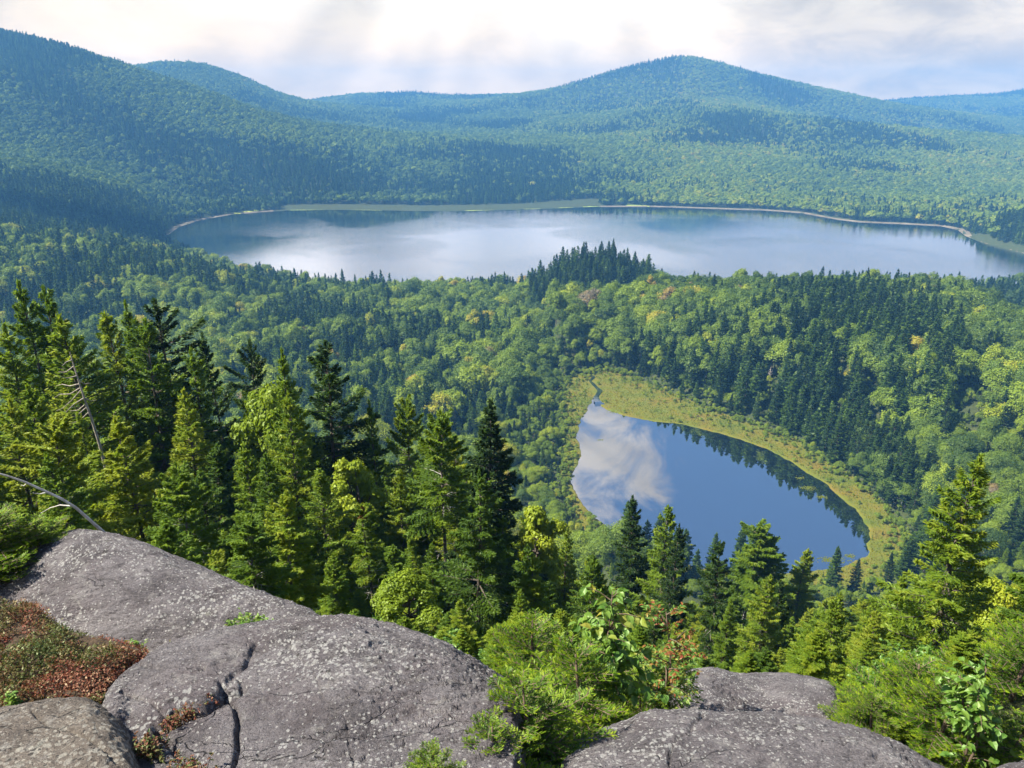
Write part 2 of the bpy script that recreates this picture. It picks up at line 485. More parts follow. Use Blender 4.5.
def hz(x, y):
    x = np.asarray(x, float); y = np.asarray(y, float)
    z = table(x, y)
    far = np.clip((y - 700) / 500, 0, 1)
    p = xyz(x / 260, y / 260)
    z = z + far * 13 * fbm(p, 4, 0.5, 3) * np.clip((4200 - y) / 1500, 0.4, 1)
    mid = np.clip((y - 25) / 60, 0, 1) * (1 - far)
    z = z + mid * 1.6 * fbm(xyz(x / 26, y / 26), 3, 0.5, 11)
    r = (y > 500) & (y < 1800)
    if r.any():
        d = inside_dist(x[r], y[r], LAKE); q = z[r]
        q = np.minimum(np.maximum(q, 0.35 + 0.03 * np.clip(d, 0, 60)), 0.35 + 0.45 * np.maximum(d, 0))
        z[r] = np.where(d < 0, np.maximum(-0.25 * -d, -3.0), q)
    r = (y > 130) & (y < 460) & (np.abs(x) < 260)
    if r.any():
        d = inside_dist(x[r], y[r], BOG); q = z[r]
        q = np.minimum(np.maximum(q, 20.1 + np.where((x[r] > 25) & (y[r] > 170), 0.46, 0.0) * np.clip(d, 0, np.where(x[r] > 75, 50, 38))), 20.1 + 0.75 * np.maximum(d, 0))
        z[r] = np.where(d < 0, np.maximum(20.1 + 0.5 * d, 18.6), q)
    return z

def h1(x, y):
    return float(hz(np.array([x]), np.array([y]))[0])

# ground sheet
gs = np.linspace(-1.12, 1.12, 320)
gy = np.concatenate([np.linspace(-70, 30, 60)[:-1], np.geomspace(30, 4750, 400)])
GX = gs[None, :] * (np.maximum(gy, 0)[:, None] + 70); GY = np.repeat(gy[:, None], len(gs), 1)
GZ = hz(GX.ravel(), GY.ravel()).reshape(GX.shape)
def grid_faces(ny, nx):
    i = np.arange(ny - 1)[:, None] * nx; j = np.arange(nx - 1)[None]
    return np.stack([i + j, i + j + 1, i + nx + j + 1, i + nx + j], -1).reshape(-1, 4)
def ground_col(t, v):
    a = t.ramp(t.noise(v, 0.35, 6, 0.6), [(0.3, (0.030, 0.040, 0.016)), (0.55, (0.050, 0.060, 0.020)), (0.75, (0.085, 0.070, 0.040))])
    return t.mix(t.math('MULTIPLY', t.noise(v, 0.02, 3), 0.6), a, (0.030, 0.050, 0.020))
M['ground'] = plain_material('forest floor', ground_col, 1.0, (lambda t, v: t.noise(v, 1.5, 5), 0.6, 0.3))
tag(link('ground', MB().add(xyz(GX, GY, GZ), grid_faces(len(gy), len(gs))).mesh('ground', [M['ground']], True)), kind='structure')

# water
def water_material(name, bump_scale, bump_str, tint, rough, mirror):
    m, t = new_mat(name)
    g = t.add('ShaderNodeTexCoord')
    df = t.add('ShaderNodeBsdfDiffuse'); df.inputs[0].default_value = tint + (1,)
    gl = t.add('ShaderNodeBsdfGlossy'); gl.inputs[0].default_value = (0.95, 0.95, 1.0, 1); gl.inputs['Roughness'].default_value = rough
    lw = t.add('ShaderNodeFresnel'); lw.inputs['IOR'].default_value = 1.333
    if bump_str:
        v = t.vmath('MULTIPLY', g.outputs['Object'], (1.0, 2.0, 1.0))
        calm = t.maprange(t.noise(g.outputs['Object'], 0.006, 3, 0.5, 0.5), 0.42, 0.6, 0.25, 1.0, True)
        h = t.math('MULTIPLY', t.noise(v, bump_scale, 3, 0.6), calm)
        b = t.add('ShaderNodeBump'); b.inputs['Strength'].default_value = bump_str; b.inputs['Distance'].default_value = 0.3
        t.put(b.inputs['Height'], h); t.put(gl.inputs['Normal'], b.outputs[0])
    m_ = t.add('ShaderNodeMixShader')
    t.put(m_.inputs[0], t.math('ADD', mirror, t.math('MULTIPLY', lw.outputs[0], 0.9 if mirror else 0.58), clamp=True)); t.put(m_.inputs[1], df.outputs[0]); t.put(m_.inputs[2], gl.outputs[0])
    o = t.add('ShaderNodeOutputMaterial'); t.put(o.inputs[0], m_.outputs[0])
    return m
M['lake'] = water_material('lake water', 0.30, 0.4, (0.010, 0.022, 0.035), 0.06, 0.38)
M['pond'] = water_material('pond water', 0.5, 0.0, (0.005, 0.009, 0.016), 0.004, 0.0)
x0, y0 = LAKE.min(0) - 30; x1, y1 = LAKE.max(0) + 30
tag(link('lake', MB().add([(x0, y0, 0), (x1, y0, 0), (x1, y1, 0), (x0, y1, 0)], [[0, 1, 2, 3]]).mesh('lake', [M['lake']])), kind='structure')

def fill_polygon(mb, poly, z):
    from mathutils.geometry import tessellate_polygon
    tr = tessellate_polygon([[Vector((a, b, 0)) for a, b in poly]])
    mb.add(np.c_[poly, np.full(len(poly), z)], np.array(tr))

# bog mat round the pond: a ring from the ragged water line out to the forest edge
N = 900
def ring_curve(poly, n, amp, scale, seed):
    c = densify(poly, n)
    t = norm(np.roll(c, -1, 0) - np.roll(c, 1, 0))
    nn = np.stack([t[:, 1], -t[:, 0]], -1)
    return c + nn * (amp * fbm(xyz(c[:, 0] / scale, c[:, 1] / scale), 4, 0.6, seed))[:, None]
pond_edge = ring_curve(POND, N, 1.7, 7.0, 5)
cen = pond_edge.mean(0)
bog_edge = densify(BOG, 1400)
# match every pond edge point with the nearest run of the bog edge by angle about the pond centre
ang = np.unwrap(np.arctan2(pond_edge[:, 1] - cen[1], pond_edge[:, 0] - cen[0]))
near = np.array([np.argmin(((bog_edge - p) ** 2).sum(1)) for p in pond_edge])
nu = np.unwrap(near / 1400 * 2 * np.pi) / (2 * np.pi) * 1400
tot = nu[-1] - nu[0]
ker = np.ones(41) / 41
step = 1400 / N * (1 if tot > 0 else -1)
lin = nu - np.arange(N) * step
lin = np.convolve(np.pad(lin, 20, mode='wrap'), ker, 'valid')
idx = np.maximum.accumulate((lin + np.arange(N) * step) * np.sign(step)) * np.sign(step)
be = np.stack([np.interp(idx % 1400, np.arange(1401), np.append(bog_edge[:, k], bog_edge[0, k])) for k in range(2)], -1)
rows = []
for s, zz in ((-0.25, 19.3), (0.0, 19.92), (0.5, 20.16)):
    rows.append(np.c_[pond_edge + norm(be - pond_edge) * s, np.full(N, zz)])
for s in (0.12, 0.25, 0.4, 0.55, 0.7, 0.85, 1.0, 1.04):
    q = pond_edge + (be - pond_edge) * s
    rows.append(np.c_[q, 20.22 + 0.25 * s + 0.16 * fbm(xyz(q[:, 0] / 4, q[:, 1] / 4), 3, 0.5, 8)])
RV = np.array(rows)
i = np.arange(len(rows) - 1)[:, None] * N; j = np.arange(N)[None]; j2 = (j + 1) % N
bf = np.stack([i + j, i + j2, i + N + j2, i + N + j], -1).reshape(-1, 4)
def bog_col(t, v):
    a = t.ramp(t.noise(v, 0.10, 5, 0.6), [(0.30, (0.070, 0.102, 0.012)), (0.50, (0.118, 0.125, 0.014)), (0.70, (0.150, 0.108, 0.016))])
    return t.mix(t.maprange(t.noise(v, 0.8, 4, 0.7), 0.5, 0.8, 0, 0.7), a, (0.07, 0.075, 0.022))
M['bog'] = plain_material('bog mat', bog_col, 1.0, (lambda t, v: t.noise(v, 1.6, 5, 0.7), 0.8, 0.4))
tag(link('bog_ground', MB().add(RV, bf).mesh('bog_ground', [M['bog']], True)), kind='structure')
pm = MB(); fill_polygon(pm, densify(chaikin(POND, 1), 300) + 0.0, POND_Z)
pw = MB()
c3 = POND.min(0) - 8; c4 = POND.max(0) + 8
pw.add([(c3[0], c3[1], POND_Z), (c4[0], c3[1], POND_Z), (c4[0], c4[1], POND_Z), (c3[0], c4[1], POND_Z)], [[0, 1, 2, 3]])
pm = MB(); fill_polygon(pm, POND + norm(POND - cen) * 1.2, POND_Z)
tag(link('pond', pm.mesh('pond', [M['pond']])), kind='structure')

# the inlet stream winding in from the top of the bog
sc_ = np.array([(601, 405), (599, 403), (597, 401), (596, 397), (600, 391), (595, 386), (590, 381), (594, 377), (588, 373)], float)
sp_ = G(np.interp(np.linspace(0, 8, 60), np.arange(9), sc_[:, 0]), np.interp(np.linspace(0, 8, 60), np.arange(9), sc_[:, 1]), 20.5)
tt_ = norm(np.gradient(sp_[:, :2], axis=0)); nn_ = np.stack([-tt_[:, 1], tt_[:, 0]], -1)
wd_ = np.interp(np.linspace(0, 1, 60), [0, 0.3, 1], [2.6, 1.3, 0.5]) * (1 + 0.3 * fbm(xyz(np.linspace(0, 12, 60), 0, 3), 2))
sm_ = np.stack([np.c_[sp_[:, :2] + nn_ * wd_[:, None] * k_, np.interp(np.linspace(0, 1, 60), [0, 0.08, 0.2], [20.02, 20.35, 20.60])] for k_ in (-1, 1)], 0)
tag(link('stream', MB().add(sm_, grid_faces(2, 60)).mesh('stream', [M['lake']])), kind='structure')

# lake shore: narrow sandy strip, and the pale marsh on the far side
def strip(mb, line, wid, z0, z1, seed, amp=0.5):
    line = np.asarray(line, float)
    s = np.concatenate([[0], np.cumsum(np.linalg.norm(np.diff(line, axis=0), axis=1))])
    t = np.arange(0, s[-1], 4.0)
    c = np.stack([np.interp(t, s, line[:, k]) for k in range(2)], -1)
    tt = norm(np.gradient(c, axis=0)); nn = np.stack([-tt[:, 1], tt[:, 0]], -1)
    wd = np.interp(t / s[-1], np.linspace(0, 1, len(wid)), wid) * (1 + amp * fbm(xyz(t / 40, 0, seed), 3, 0.6, seed))
    a = np.c_[c - nn * 2.0, np.full(len(c), -0.15)]
    b = np.c_[c + nn * wd[:, None] * 0.5, np.full(len(c), z0)]
    d = np.c_[c + nn * wd[:, None], np.full(len(c), z1)]
    mb.add(np.stack([a, b, d], 0), grid_faces(3, len(c)))
M['sand'] = plain_material('shore sand', lambda t, v: t.ramp(t.noise(v, 0.05, 4), [(0.3, (0.10, 0.085, 0.06)), (0.7, (0.21, 0.175, 0.125))]))
M['marsh'] = plain_material('marsh grass', lambda t, v: t.ramp(t.noise(v, 0.02, 5), [(0.3, (0.22, 0.32, 0.04)), (0.7, (0.38, 0.42, 0.06))]))
lf = lake_far
mb = MB(); strip(mb, lf[3:8][::1], [5, 7, 4], 0.5, 1.1, 4); strip(mb, lf[12:26], [2, 4, 1.5, 7, 2, 8, 7, 2, 3], 0.5, 1.1, 6)
tag(link('shore', mb.mesh('shore', [M['sand']], True)), kind='structure')
mb = MB(); strip(mb, lf[6:14], [4, 45, 60, 70, 60, 50, 30, 4], 0.7, 1.3, 9, 0.25)
tag(link('marsh_grass', mb.mesh('marsh', [M['marsh']], True)), kind='stuff')

# haze: one closed box of even, pale air
hm, t = new_mat('haze air')
pv = t.add('ShaderNodeVolumePrincipled')
pv.inputs['Color'].default_value = (0.14, 0.43, 0.93, 1)
pv.inputs['Density'].default_value = HAZE_DENSITY
pv.inputs['Anisotropy'].default_value = 0.0
o = t.add('ShaderNodeOutputMaterial'); t.put(o.inputs['Volume'], pv.outputs[0])
hx, hy0, hy1 = 5500, -120, 4800
zl, zh = float(min(GZ.min(), -4)) - 1.0, float(GZ.max()) + 24.0
vb = [(-hx, hy0, zl), (hx, hy0, zl), (hx, hy1, zl), (-hx, hy1, zl), (-hx, hy0, zh), (hx, hy0, zh), (hx, hy1, zh), (-hx, hy1, zh)]
tag(link('haze', MB().add(vb, [[3, 2, 1, 0], [4, 5, 6, 7], [0, 1, 5, 4], [1, 2, 6, 5], [2, 3, 7, 6], [3, 0, 4, 7]]).mesh('haze', [hm])), kind='stuff')

# unseen cloud blockers added above the haze to shade parts of the hills
cm, t = new_mat('cloud_blocker')
df = t.add('ShaderNodeBsdfDiffuse'); df.inputs[0].default_value = (0.85, 0.85, 0.87, 1)
tp = t.add('ShaderNodeBsdfTransparent')
m_ = t.add('ShaderNodeMixShader'); m_.inputs[0].default_value = 0.035
t.put(m_.inputs[1], tp.outputs[0]); t.put(m_.inputs[2], df.outputs[0])
o = t.add('ShaderNodeOutputMaterial'); t.put(o.inputs[0], m_.outputs[0])
def cloud_blocker(tx_, ty_, rx, ry, seed, alt=1100.0):
    rc = np.random.default_rng(seed)
    off = (alt - 120) / math.tan(SUN_EL)
    cx_, cy_ = tx_ + off * math.sin(SUN_AZ), ty_ + off * math.cos(SUN_AZ)
    mb = MB()
    th = np.linspace(0, math.pi, 9)[:, None]; ph = np.linspace(0, 2 * math.pi, 17)[None]
    un = np.stack(np.broadcast_arrays(np.sin(th) * np.cos(ph), np.sin(th) * np.sin(ph), np.cos(th)), -1)
    for q in range(26):
        a_, r_ = rc.uniform(0, 6.28), math.sqrt(rc.random())
        ctr = np.array([r_ * math.cos(a_) * rx, r_ * math.sin(a_) * ry, rc.uniform(0, 60)])
        R_ = rc.uniform(0.35, 0.6) * min(rx, ry) * (1.15 - 0.6 * r_)
        mb.add(ctr + un * R_ * np.array([1.3, 1.3, 0.45]) * (1 + 0.15 * fbm(un * 2 + q, 2))[..., None], grid_faces(9, 17))
    o_ = link('cloud_blockers', mb.mesh('cloud_blockers', [cm], True), None, (cx_, cy_, alt))
    tag(o_, kind='stuff')
cloud_blocker(-420, 830, 230, 170, 4)

# ------------------------------------------------------------------ tree models (canonical: conifer 10 m, broadleaf 12 m)
def conifer(seed, R=1.7, bare=0.10, n_spray=24000, size=(0.20, 0.055), limbs=True, gaps=0.12, droop=0.2, dead=14, power=0.8, lean=0.0, rag=0.3):
    rg = np.random.default_rng(seed)
    h = 10.0
    tr, cr = MB(), MB()
    zz = np.linspace(-0.6, h * 0.985, 9)
    wob = np.c_[0.10 * np.sin(zz * 0.6 + seed), 0.10 * np.cos(zz * 0.5 + seed * 2)] * (zz[:, None] / h) + np.c_[lean * (zz / h) ** 1.5, 0 * zz]
    rad = np.interp(zz, [0, h], [0.135, 0.012])
    tube(tr, np.c_[wob, zz], rad, 7 if limbs else 5)
    axis = lambda z: np.stack([np.interp(z, zz, wob[:, 0]), np.interp(z, zz, wob[:, 1]), z], -1)
    bz, az = [], []
    z = bare * h
    while z < h * 0.97:
        nb = rg.integers(4, 7)
        a0 = rg.uniform(0, 6.28)
        for k in range(nb):
            if rg.random() > gaps:
                bz.append(z + rg.uniform(-0.08, 0.08)); az.append(a0 + k * 6.28 / nb + rg.uniform(-0.3, 0.3))
        z += rg.uniform(0.20, 0.36) * (1.0 - 0.35 * z / h)
    bz, az = np.array(bz), np.array(az)
    t = np.clip((bz - bare * h) / (h - bare * h), 0, 1)
    lob = 1 + (0.25 + 0.2 * rag) * np.sin(az * 2 + seed) * np.sin(bz * 1.3 + seed) + 0.22 * rag * np.sin(az + bz * 2.3 + seed * 3)
    L = (R * (1 - t) ** power * np.interp(t, [0, 0.12, 0.3], [0.62, 0.9, 1.0]) * rg.uniform(0.62 - 0.25 * rag, 1.12 + 0.15 * rag, len(t)) * lob + 0.12)
    el = np.interp(t, [0, 0.35, 0.75, 1.0], [-0.22, -0.04, 0.38, 1.0]) - droop * 0.4 + rg.normal(0, 0.12, len(t))
    base = axis(bz)
    hd = np.stack([np.cos(az), np.sin(az), 0 * az], -1); sd = np.stack([-np.sin(az), np.cos(az), 0 * az], -1)
    def along(k, s):          # point at fraction s of branch k, tips turn up a little
        return base[k] + hd[k] * (L[k] * s * np.cos(el[k]))[:, None] + np.stack([0 * s, 0 * s, L[k] * (s * np.sin(el[k]) - 0.25 * droop * s + 0.16 * s * s)], -1)
    wgt = L ** 1.35
    cnt = np.maximum((n_spray * wgt / wgt.sum()).astype(int), 2)
    k = np.repeat(np.arange(len(L)), cnt)
    s = np.sqrt(rg.uniform(0.03, 1.0, len(k)))
    lat = rg.uniform(-1, 1, len(k))
    # a branch is a fan of side shoots: gather the sprays on a limited number of shoots
    shoots = 9
    s = (np.floor(s * shoots) + rg.uniform(0.25, 0.75, len(k))) / shoots + rg.normal(0, 0.01, len(k))
    wl = (0.42 * L[k] * (1.05 - s) + 0.05)
    c = along(k, np.clip(s + np.abs(lat) * 0.12, 0, 1.05)) + sd[k] * (lat * wl)[:, None]
    c[:, 2] += -np.abs(lat) * wl * 0.22 + rg.normal(0, 0.035, len(k)) * (1 if limbs else 2)
    d = hd[k] * 0.75 + sd[k] * np.sign(lat)[:, None] * 0.75 + np.stack([0 * s, 0 * s, 0.18 + rg.normal(0, 0.22, len(k))], -1) + rg.normal(0, 0.25, (len(k), 3))
    nn = np.stack([0 * s, 0 * s, 0 * s + 1], -1) + rg.normal(0, 0.55, (len(k), 3))
    sz = rg.uniform(0.7, 1.3, len(k))
    br = rg.uniform(0, 1, len(L))
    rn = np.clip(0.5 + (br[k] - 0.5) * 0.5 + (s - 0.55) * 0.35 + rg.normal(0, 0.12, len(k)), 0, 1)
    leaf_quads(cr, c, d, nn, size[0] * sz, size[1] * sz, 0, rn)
    # leader at the top
    m = max(int(n_spray * 0.006), 4)
    zt = rg.uniform(h * 0.93, h * 1.01, m)
    leaf_quads(cr, axis(zt) + rg.normal(0, 0.03, (m, 3)), np.c_[rg.normal(0, 0.5, (m, 2)), np.ones(m)], rg.normal(0, 1, (m, 3)), size[0], size[1], 0, rg.uniform(0.4, 0.8, m))
    if limbs:
        kk = np.arange(len(L))
        sticks(cr, base, along(kk, 0 * L + 0.5), along(kk, 0 * L + 0.95), 0.012 + 0.012 * L, 1)
        if dead:
            dzz = rg.uniform(0.02 * h, max(bare * h * 1.5, 0.25 * h), dead); da = rg.uniform(0, 6.28, dead); dl = rg.uniform(0.4, 1.0, dead) * R * 0.75
            p0 = axis(dzz); q = np.stack([np.cos(da), np.sin(da), rg.uniform(-0.35, 0.15, dead)], -1)
            sticks(cr, p0, p0 + q * dl[:, None] * 0.5, p0 + q * dl[:, None] + rg.normal(0, 0.1, (dead, 3)), 0.016, 2)
            for rep in range(2):
                p1 = p0 + q * (dl * rg.uniform(0.3, 0.8, dead))[:, None]; q2 = q + rg.normal(0, 0.7, (dead, 3))
                sticks(cr, p1, p1 + q2 * 0.15, p1 + q2 * 0.35, 0.008, 2)
    return tr, cr

def broadleaf(seed, h=12.0, R=4.0, n_leaf=7000, size=0.38, lobes=16, bare=0.28, flat=0.9, limbs=True, shell=0.55, small=1.0):
    rg = np.random.default_rng(seed)
    tr, cr = MB(), MB()
    zc = h * (1 + bare) / 2; hh = h * (1 - bare) / 2
    d = norm(rg.normal(0, 1, (lobes, 3))); d[:, 2] = np.abs(d[:, 2]) * 1.0 - 0.35 * rg.random(lobes)
    rr = rg.uniform(0.45, 0.85, lobes)[:, None]
    c = np.array([0, 0, zc - hh * 0.15]) + d * rr * np.array([R, R, hh * 1.05])
    c[0] = (0, 0, zc + hh * 0.5)
    rad = rg.uniform(0.22, 0.50, lobes) * R * small
    top = c[:, 2] + rad * flat
    c[:, 2] -= np.maximum(top - h, 0)
    pick = rg.choice(lobes, n_leaf, p=rad ** 2 / (rad ** 2).sum())
    u = norm(rg.normal(0, 1, (n_leaf, 3))); u[:, 2] = np.where(u[:, 2] < -0.25, -u[:, 2] * 0.6, u[:, 2]); u = norm(u)
    bump = 1 + 0.38 * fbm(u * 2.3 + pick[:, None] * 5.1, 2, 0.5, seed)
    p = c[pick] + u * (rad[pick] * bump * rg.uniform(shell, 1.04, n_leaf))[:, None] * np.array([1, 1, flat])
    # drop leaves buried deep in a neighbour lobe
    keep = np.ones(n_leaf, bool)
    for q in range(lobes):
        keep &= (np.linalg.norm(p - c[q], axis=1) > rad[q] * 0.62)
    p, u, pick = p[keep], u[keep], pick[keep]
    nn = u * 0.9 + rg.normal(0, 0.45, p.shape) + np.array([0, 0, 0.3])
    dd = np.cross(nn, rg.normal(0, 1, p.shape))
    sz = size * rg.uniform(0.65, 1.35, len(p))
    lr = rg.uniform(0, 1, lobes)
    rn = np.clip(0.5 + (lr[pick] - 0.5) * 0.6 + rg.normal(0, 0.2, len(p)), 0, 1)
    leaf_quads(cr, p, dd, nn, sz, sz * 0.75, 0, rn, 0.5)
    zz = np.linspace(-0.8, zc + hh * 0.3, 7)
    tube(tr, np.c_[0.15 * np.sin(zz * 0.5 + seed), 0.15 * np.cos(zz * 0.4 + seed), zz], np.interp(zz, [0, zc + hh * 0.3], [0.21, 0.05]), 6 if limbs else 4)
    if limbs:
        z0 = np.clip(c[:, 2] - rad * 1.0, bare * h * 0.8, zc)
        p0 = np.stack([0 * z0, 0 * z0, z0], -1)
        sticks(cr, p0, (p0 + c) / 2 + np.array([0, 0, -0.2]), c + np.array([0, 0, 0.3]), 0.08, 1, 4)
    return tr, cr

def merged(name, tr, cr, mats):
    """trunk and crown in one mesh, for the far woods; materials: leaf, bark, dead wood"""
    a = MB()
    a.v, a.a, a.n = tr.v + cr.v, tr.a + cr.a, tr.n + cr.n
    a.f = tr.f + [f + tr.n for f in cr.f]
    a.m = [m * 0 + 1 for m in tr.m] + cr.m
    return a.mesh(name, mats)

PROTO = {}      # (kind, lod) -> list of (trunk mesh, crown mesh, merged mesh, R)
def proto(kind, lod, tr, cr, R):
    leafm = M['needles'] if kind == 'c' else M['leaves']
    nm = ('conifer' if kind == 'c' else 'broadleaf')
    PROTO.setdefault((kind, lod), []).append((tr.mesh(nm + '_trunk', [M['bark']], True), cr.mesh(nm + '_crown', [leafm, M['bark'], M['dead_wood']]), merged(nm + '_tree', tr, cr, [leafm, M['bark'], M['dead_wood']]), R))
for k in range(15):       # near conifers: young and full, old and ragged, some with long bare stems
    R = [1.7, 1.45, 1.9, 1.3, 2.1, 1.55, 1.8, 1.25, 2.3, 1.5, 1.35, 1.65, 1.2, 1.9, 1.6][k]
    proto('c', 0, *conifer(100 + k, R, [0.08, 0.22, 0.08, 0.36, 0.05, 0.16, 0.28, 0.14, 0.04, 0.30, 0.42, 0.18, 0.25, 0.12, 0.5][k], 36000 if R > 1.4 else 26000, (0.17, 0.044), True,
                           [0.12, 0.22, 0.12, 0.36, 0.1, 0.2, 0.32, 0.18, 0.1, 0.34, 0.38, 0.26, 0.3, 0.2, 0.3][k], [0.2, 0.3, 0.1, 0.25, 0.15, 0.35, 0.3, 0.1, 0.0, 0.3, 0.2, 0.4, 0.25, 0.1, 0.2][k], 26,
                           [0.8, 0.7, 0.9, 0.6, 0.85, 0.75, 0.6, 0.9, 0.8, 0.55, 0.5, 0.7, 0.6, 0.75, 0.5][k], [0, 0.2, 0, 0.35, 0, -0.2, 0.25, 0, 0, -0.4, 0.3, 0.15, -0.3, 0.2, 0.1][k], [0.3, 0.8, 0.4, 1.0, 0.3, 0.8, 1.0, 0.6, 0.3, 1.0, 1.0, 0.9, 1.0, 0.7, 1.0][k]), R)
for k in range(6):
    R = [1.6, 1.8, 1.4, 2.0, 1.55, 1.7][k]
    proto('c', 1, *conifer(200 + k, R, [0.06, 0.1, 0.18, 0.05, 0.2, 0.12][k], 5200, (0.36, 0.13), True, 0.15, 0.2, 6), R)
for k in range(5):
    R = [1.7, 1.9, 1.5, 2.0, 1.8][k]
    proto('c', 2, *conifer(300 + k, R, 0.08, 1300, (0.62, 0.30), False, 0.12, 0.2, 0), R)
for k in range(3):
    proto('c', 3, *conifer(400 + k, 2.1, 0.05, 420, (1.0, 0.55), False, 0.1, 0.15, 0), 2.1)
for k in range(5):        # birch and maple saplings and small trees on the slope
    proto('b', 0, *broadleaf(500 + k, 12, [3.2, 2.6, 3.8, 2.4, 3.4][k], 26000, 0.20, [34, 28, 38, 24, 32][k], [0.2, 0.15, 0.25, 0.2, 0.1][k], shell=0.35, small=0.66), [3.2, 2.6, 3.8, 2.4, 3.4][k])
for k in range(7):
    R = [4.2, 3.7, 4.8, 3.4, 4.4, 4.0, 5.0][k]
    proto('b', 1, *broadleaf(600 + k, 12, R, 17000, 0.24, [16, 14, 20, 12, 18, 15, 22][k], 0.12, 1.1), R)
for k in range(6):
    R = [4.4, 4.0, 5.0, 3.7, 4.6, 5.2][k]
    proto('b', 2, *broadleaf(700 + k, 12, R, 6000, 0.42, [15, 13, 18, 12, 16, 20][k], 0.10, 1.1, limbs=False), R)
for k in range(4):
    proto('b', 3, *broadleaf(800 + k, 11, [4.4, 5.0, 4.6, 5.4][k], 900, 1.05, 12, 0.15, limbs=False), 5.2)

# ------------------------------------------------------------------ where the trees stand
rng = np.random.default_rng(7)
def curve(pts):
    a = np.array(pts, float)
    return lambda q: np.interp(q, a[:, 0], a[:, 1])
# the highest pixel row a tree of the near slope may reach, along the photograph's width
NEAR_TOP = curve([(-200, 290), (0, 300), (60, 318), (130, 318), (200, 345), (260, 352), (340, 362), (380, 410), (430, 420), (500, 440), (535, 500), (570, 525), (620, 522), (655, 520), (700, 545), (760, 560),
                  (820, 578), (880, 588), (915, 560), (950, 500), (1024, 490), (1200, 440)])
trees = dict(x=[], y=[], z=[], h=[], k=[], t=[], zone=[], hero=[])
def put(x, y, z, h, k, t, zone, hero=None):
    n = len(x)
    for key, v in (('x', x), ('y', y), ('z', z), ('h', h), ('k', k), ('t', t)):
        trees[key].append(np.broadcast_to(np.asarray(v), (n,)).copy())
    trees['zone'].append(np.array([zone] * n, dtype=object) if isinstance(zone, str) else zone)
    trees['hero'].append(np.array([hero] * n, dtype=object))

def scatter(y0, y1, s, wmax):
    """jittered points in the wedge in front of the camera"""
    n_y = int((y1 - y0) / s)
    X, Y = [], []
    for r in range(n_y):
        yy = y0 + (r + 0.5) * s
        m = int(2 * wmax * (yy + 25) / s)
        X.append((np.arange(m) + 0.5 + (r % 2) * 0.5) * s - wmax * (yy + 25)); Y.append(np.full(m, yy))
    X, Y = np.concatenate(X), np.concatenate(Y)
    return X + rng.uniform(-0.48, 0.48, len(X)) * s, Y + rng.uniform(-0.48, 0.48, len(X)) * s

# -- near slope
x, y = scatter(9.5, 185, 2.1, 0.95)
z = hz(x, y)
ok = (inside_dist(x, y, BOG) > 2)
x, y, z = x[ok], y[ok], z[ok]
px, py, dep = project(xyz(x, y, z))
patch = fbm(xyz(x / 14, y / 14), 3, 0.5, 21)
kind = np.where(patch + rng.normal(0, 0.16, len(x)) > np.where((px > 500) & (y > 60), -0.02, np.where(y < 70, 0.42, 0.20)), 1, 0)
hmax = np.interp(px, [0, 350, 520, 640, 900, 1000], [13.5, 12.5, 10, 7, 7, 9])
h = hmax * rng.beta(2.6, 1.7, len(x)) * np.interp(y, [10, 25, 60], [0.45, 0.85, 1.0])
h = np.where(kind == 1, h * 0.72, h)
h = np.maximum(h, 1.2)
# keep below the tree tops of the photograph
lim = NEAR_TOP(px) + rng.gamma(1.5, 10, len(x))
v = (lim - 384) / F
ztop = CAMZ + y * (-SP - v * CP) / (CP - v * SP)
h = np.minimum(h, ztop - z)
ok = h > 0.9
ok &= ~((y < 16) & (px < 560) & (h > 4))
tint = np.where(kind == 1, np.clip(0.54 + 0.11 * rng.normal(0, 1, len(x)), 0.3, 0.66), np.clip(0.72 + 0.22 * rng.normal(0, 1, len(x)), 0.06, 0.97))
zone = np.where(px < 330, 'slope_left', np.where(px < 545, 'slope_mid', np.where(px < 850, 'slope_pond', 'slope_right')))
put(x[ok], y[ok], z[ok], h[ok], kind[ok], tint[ok], zone[ok].astype(object))

# -- valley, left woods and the far bank of the pond
x, y = scatter(180, 700, 5.5, 0.86)
z = hz(x, y)
bogd = inside_dist(x, y, BOG); laked = inside_dist(x, y, LAKE)
ok = (bogd > 1.0) & (laked > 2.0)
x, y, z, bogd, laked = x[ok], y[ok], z[ok], bogd[ok], laked[ok]
px, py, dep = project(xyz(x, y, z))
pt = fbm(xyz(x / 60, y / 60), 3, 0.5, 31) + rng.normal(0, 0.23, len(x))
cfrac = np.full(len(x), -0.26)                                   # mostly broadleaf
cfrac = np.where((px < 420) & (y > 430), 0.0 + (y - 430) / 600, cfrac)      # conifers along the left ridge
cfrac = np.where((px > 560) & (px < 960) & (y < 430) & (y > 240), np.interp(px, [600, 720, 760, 880, 930], [-0.16, -0.12, 0.12, 0.12, -0.05]), cfrac)  # dark stand beyond the bog
cfrac = np.where((px > 560) & (px < 980) & (bogd < 15), np.interp(px, [600, 700, 780], [0.02, 0.16, 0.35]), cfrac)
cfrac = np.where((np.abs(px - 592) < 62) & (y > 500), 0.9, cfrac)           # the knoll against the lake
cfrac = np.where((laked < 45), np.where(px > 665, np.where((px > 815) & (px < 900), 0.5, -0.12), 0.10), cfrac)
cfrac = np.where((px > 840) & (y > 480), 0.15, cfrac)
kind = np.where(pt < cfrac, 0, 1)
h = np.where(kind == 0, rng.normal(14.0, 3.0, len(x)), rng.normal(13.0, 3.0, len(x)))
tall = (px > 610) & (px < 960) & (y < 420)
h = np.where(tall, np.where(kind == 0, rng.normal(21, 2.4, len(x)), 17.0), h)
h = h * np.where(tall, np.interp(bogd, [0, 2.5, 5], [0.25, 0.6, 1.0]), np.interp(bogd, [0, 5, 22], [0.22, 0.45, 1.0]))
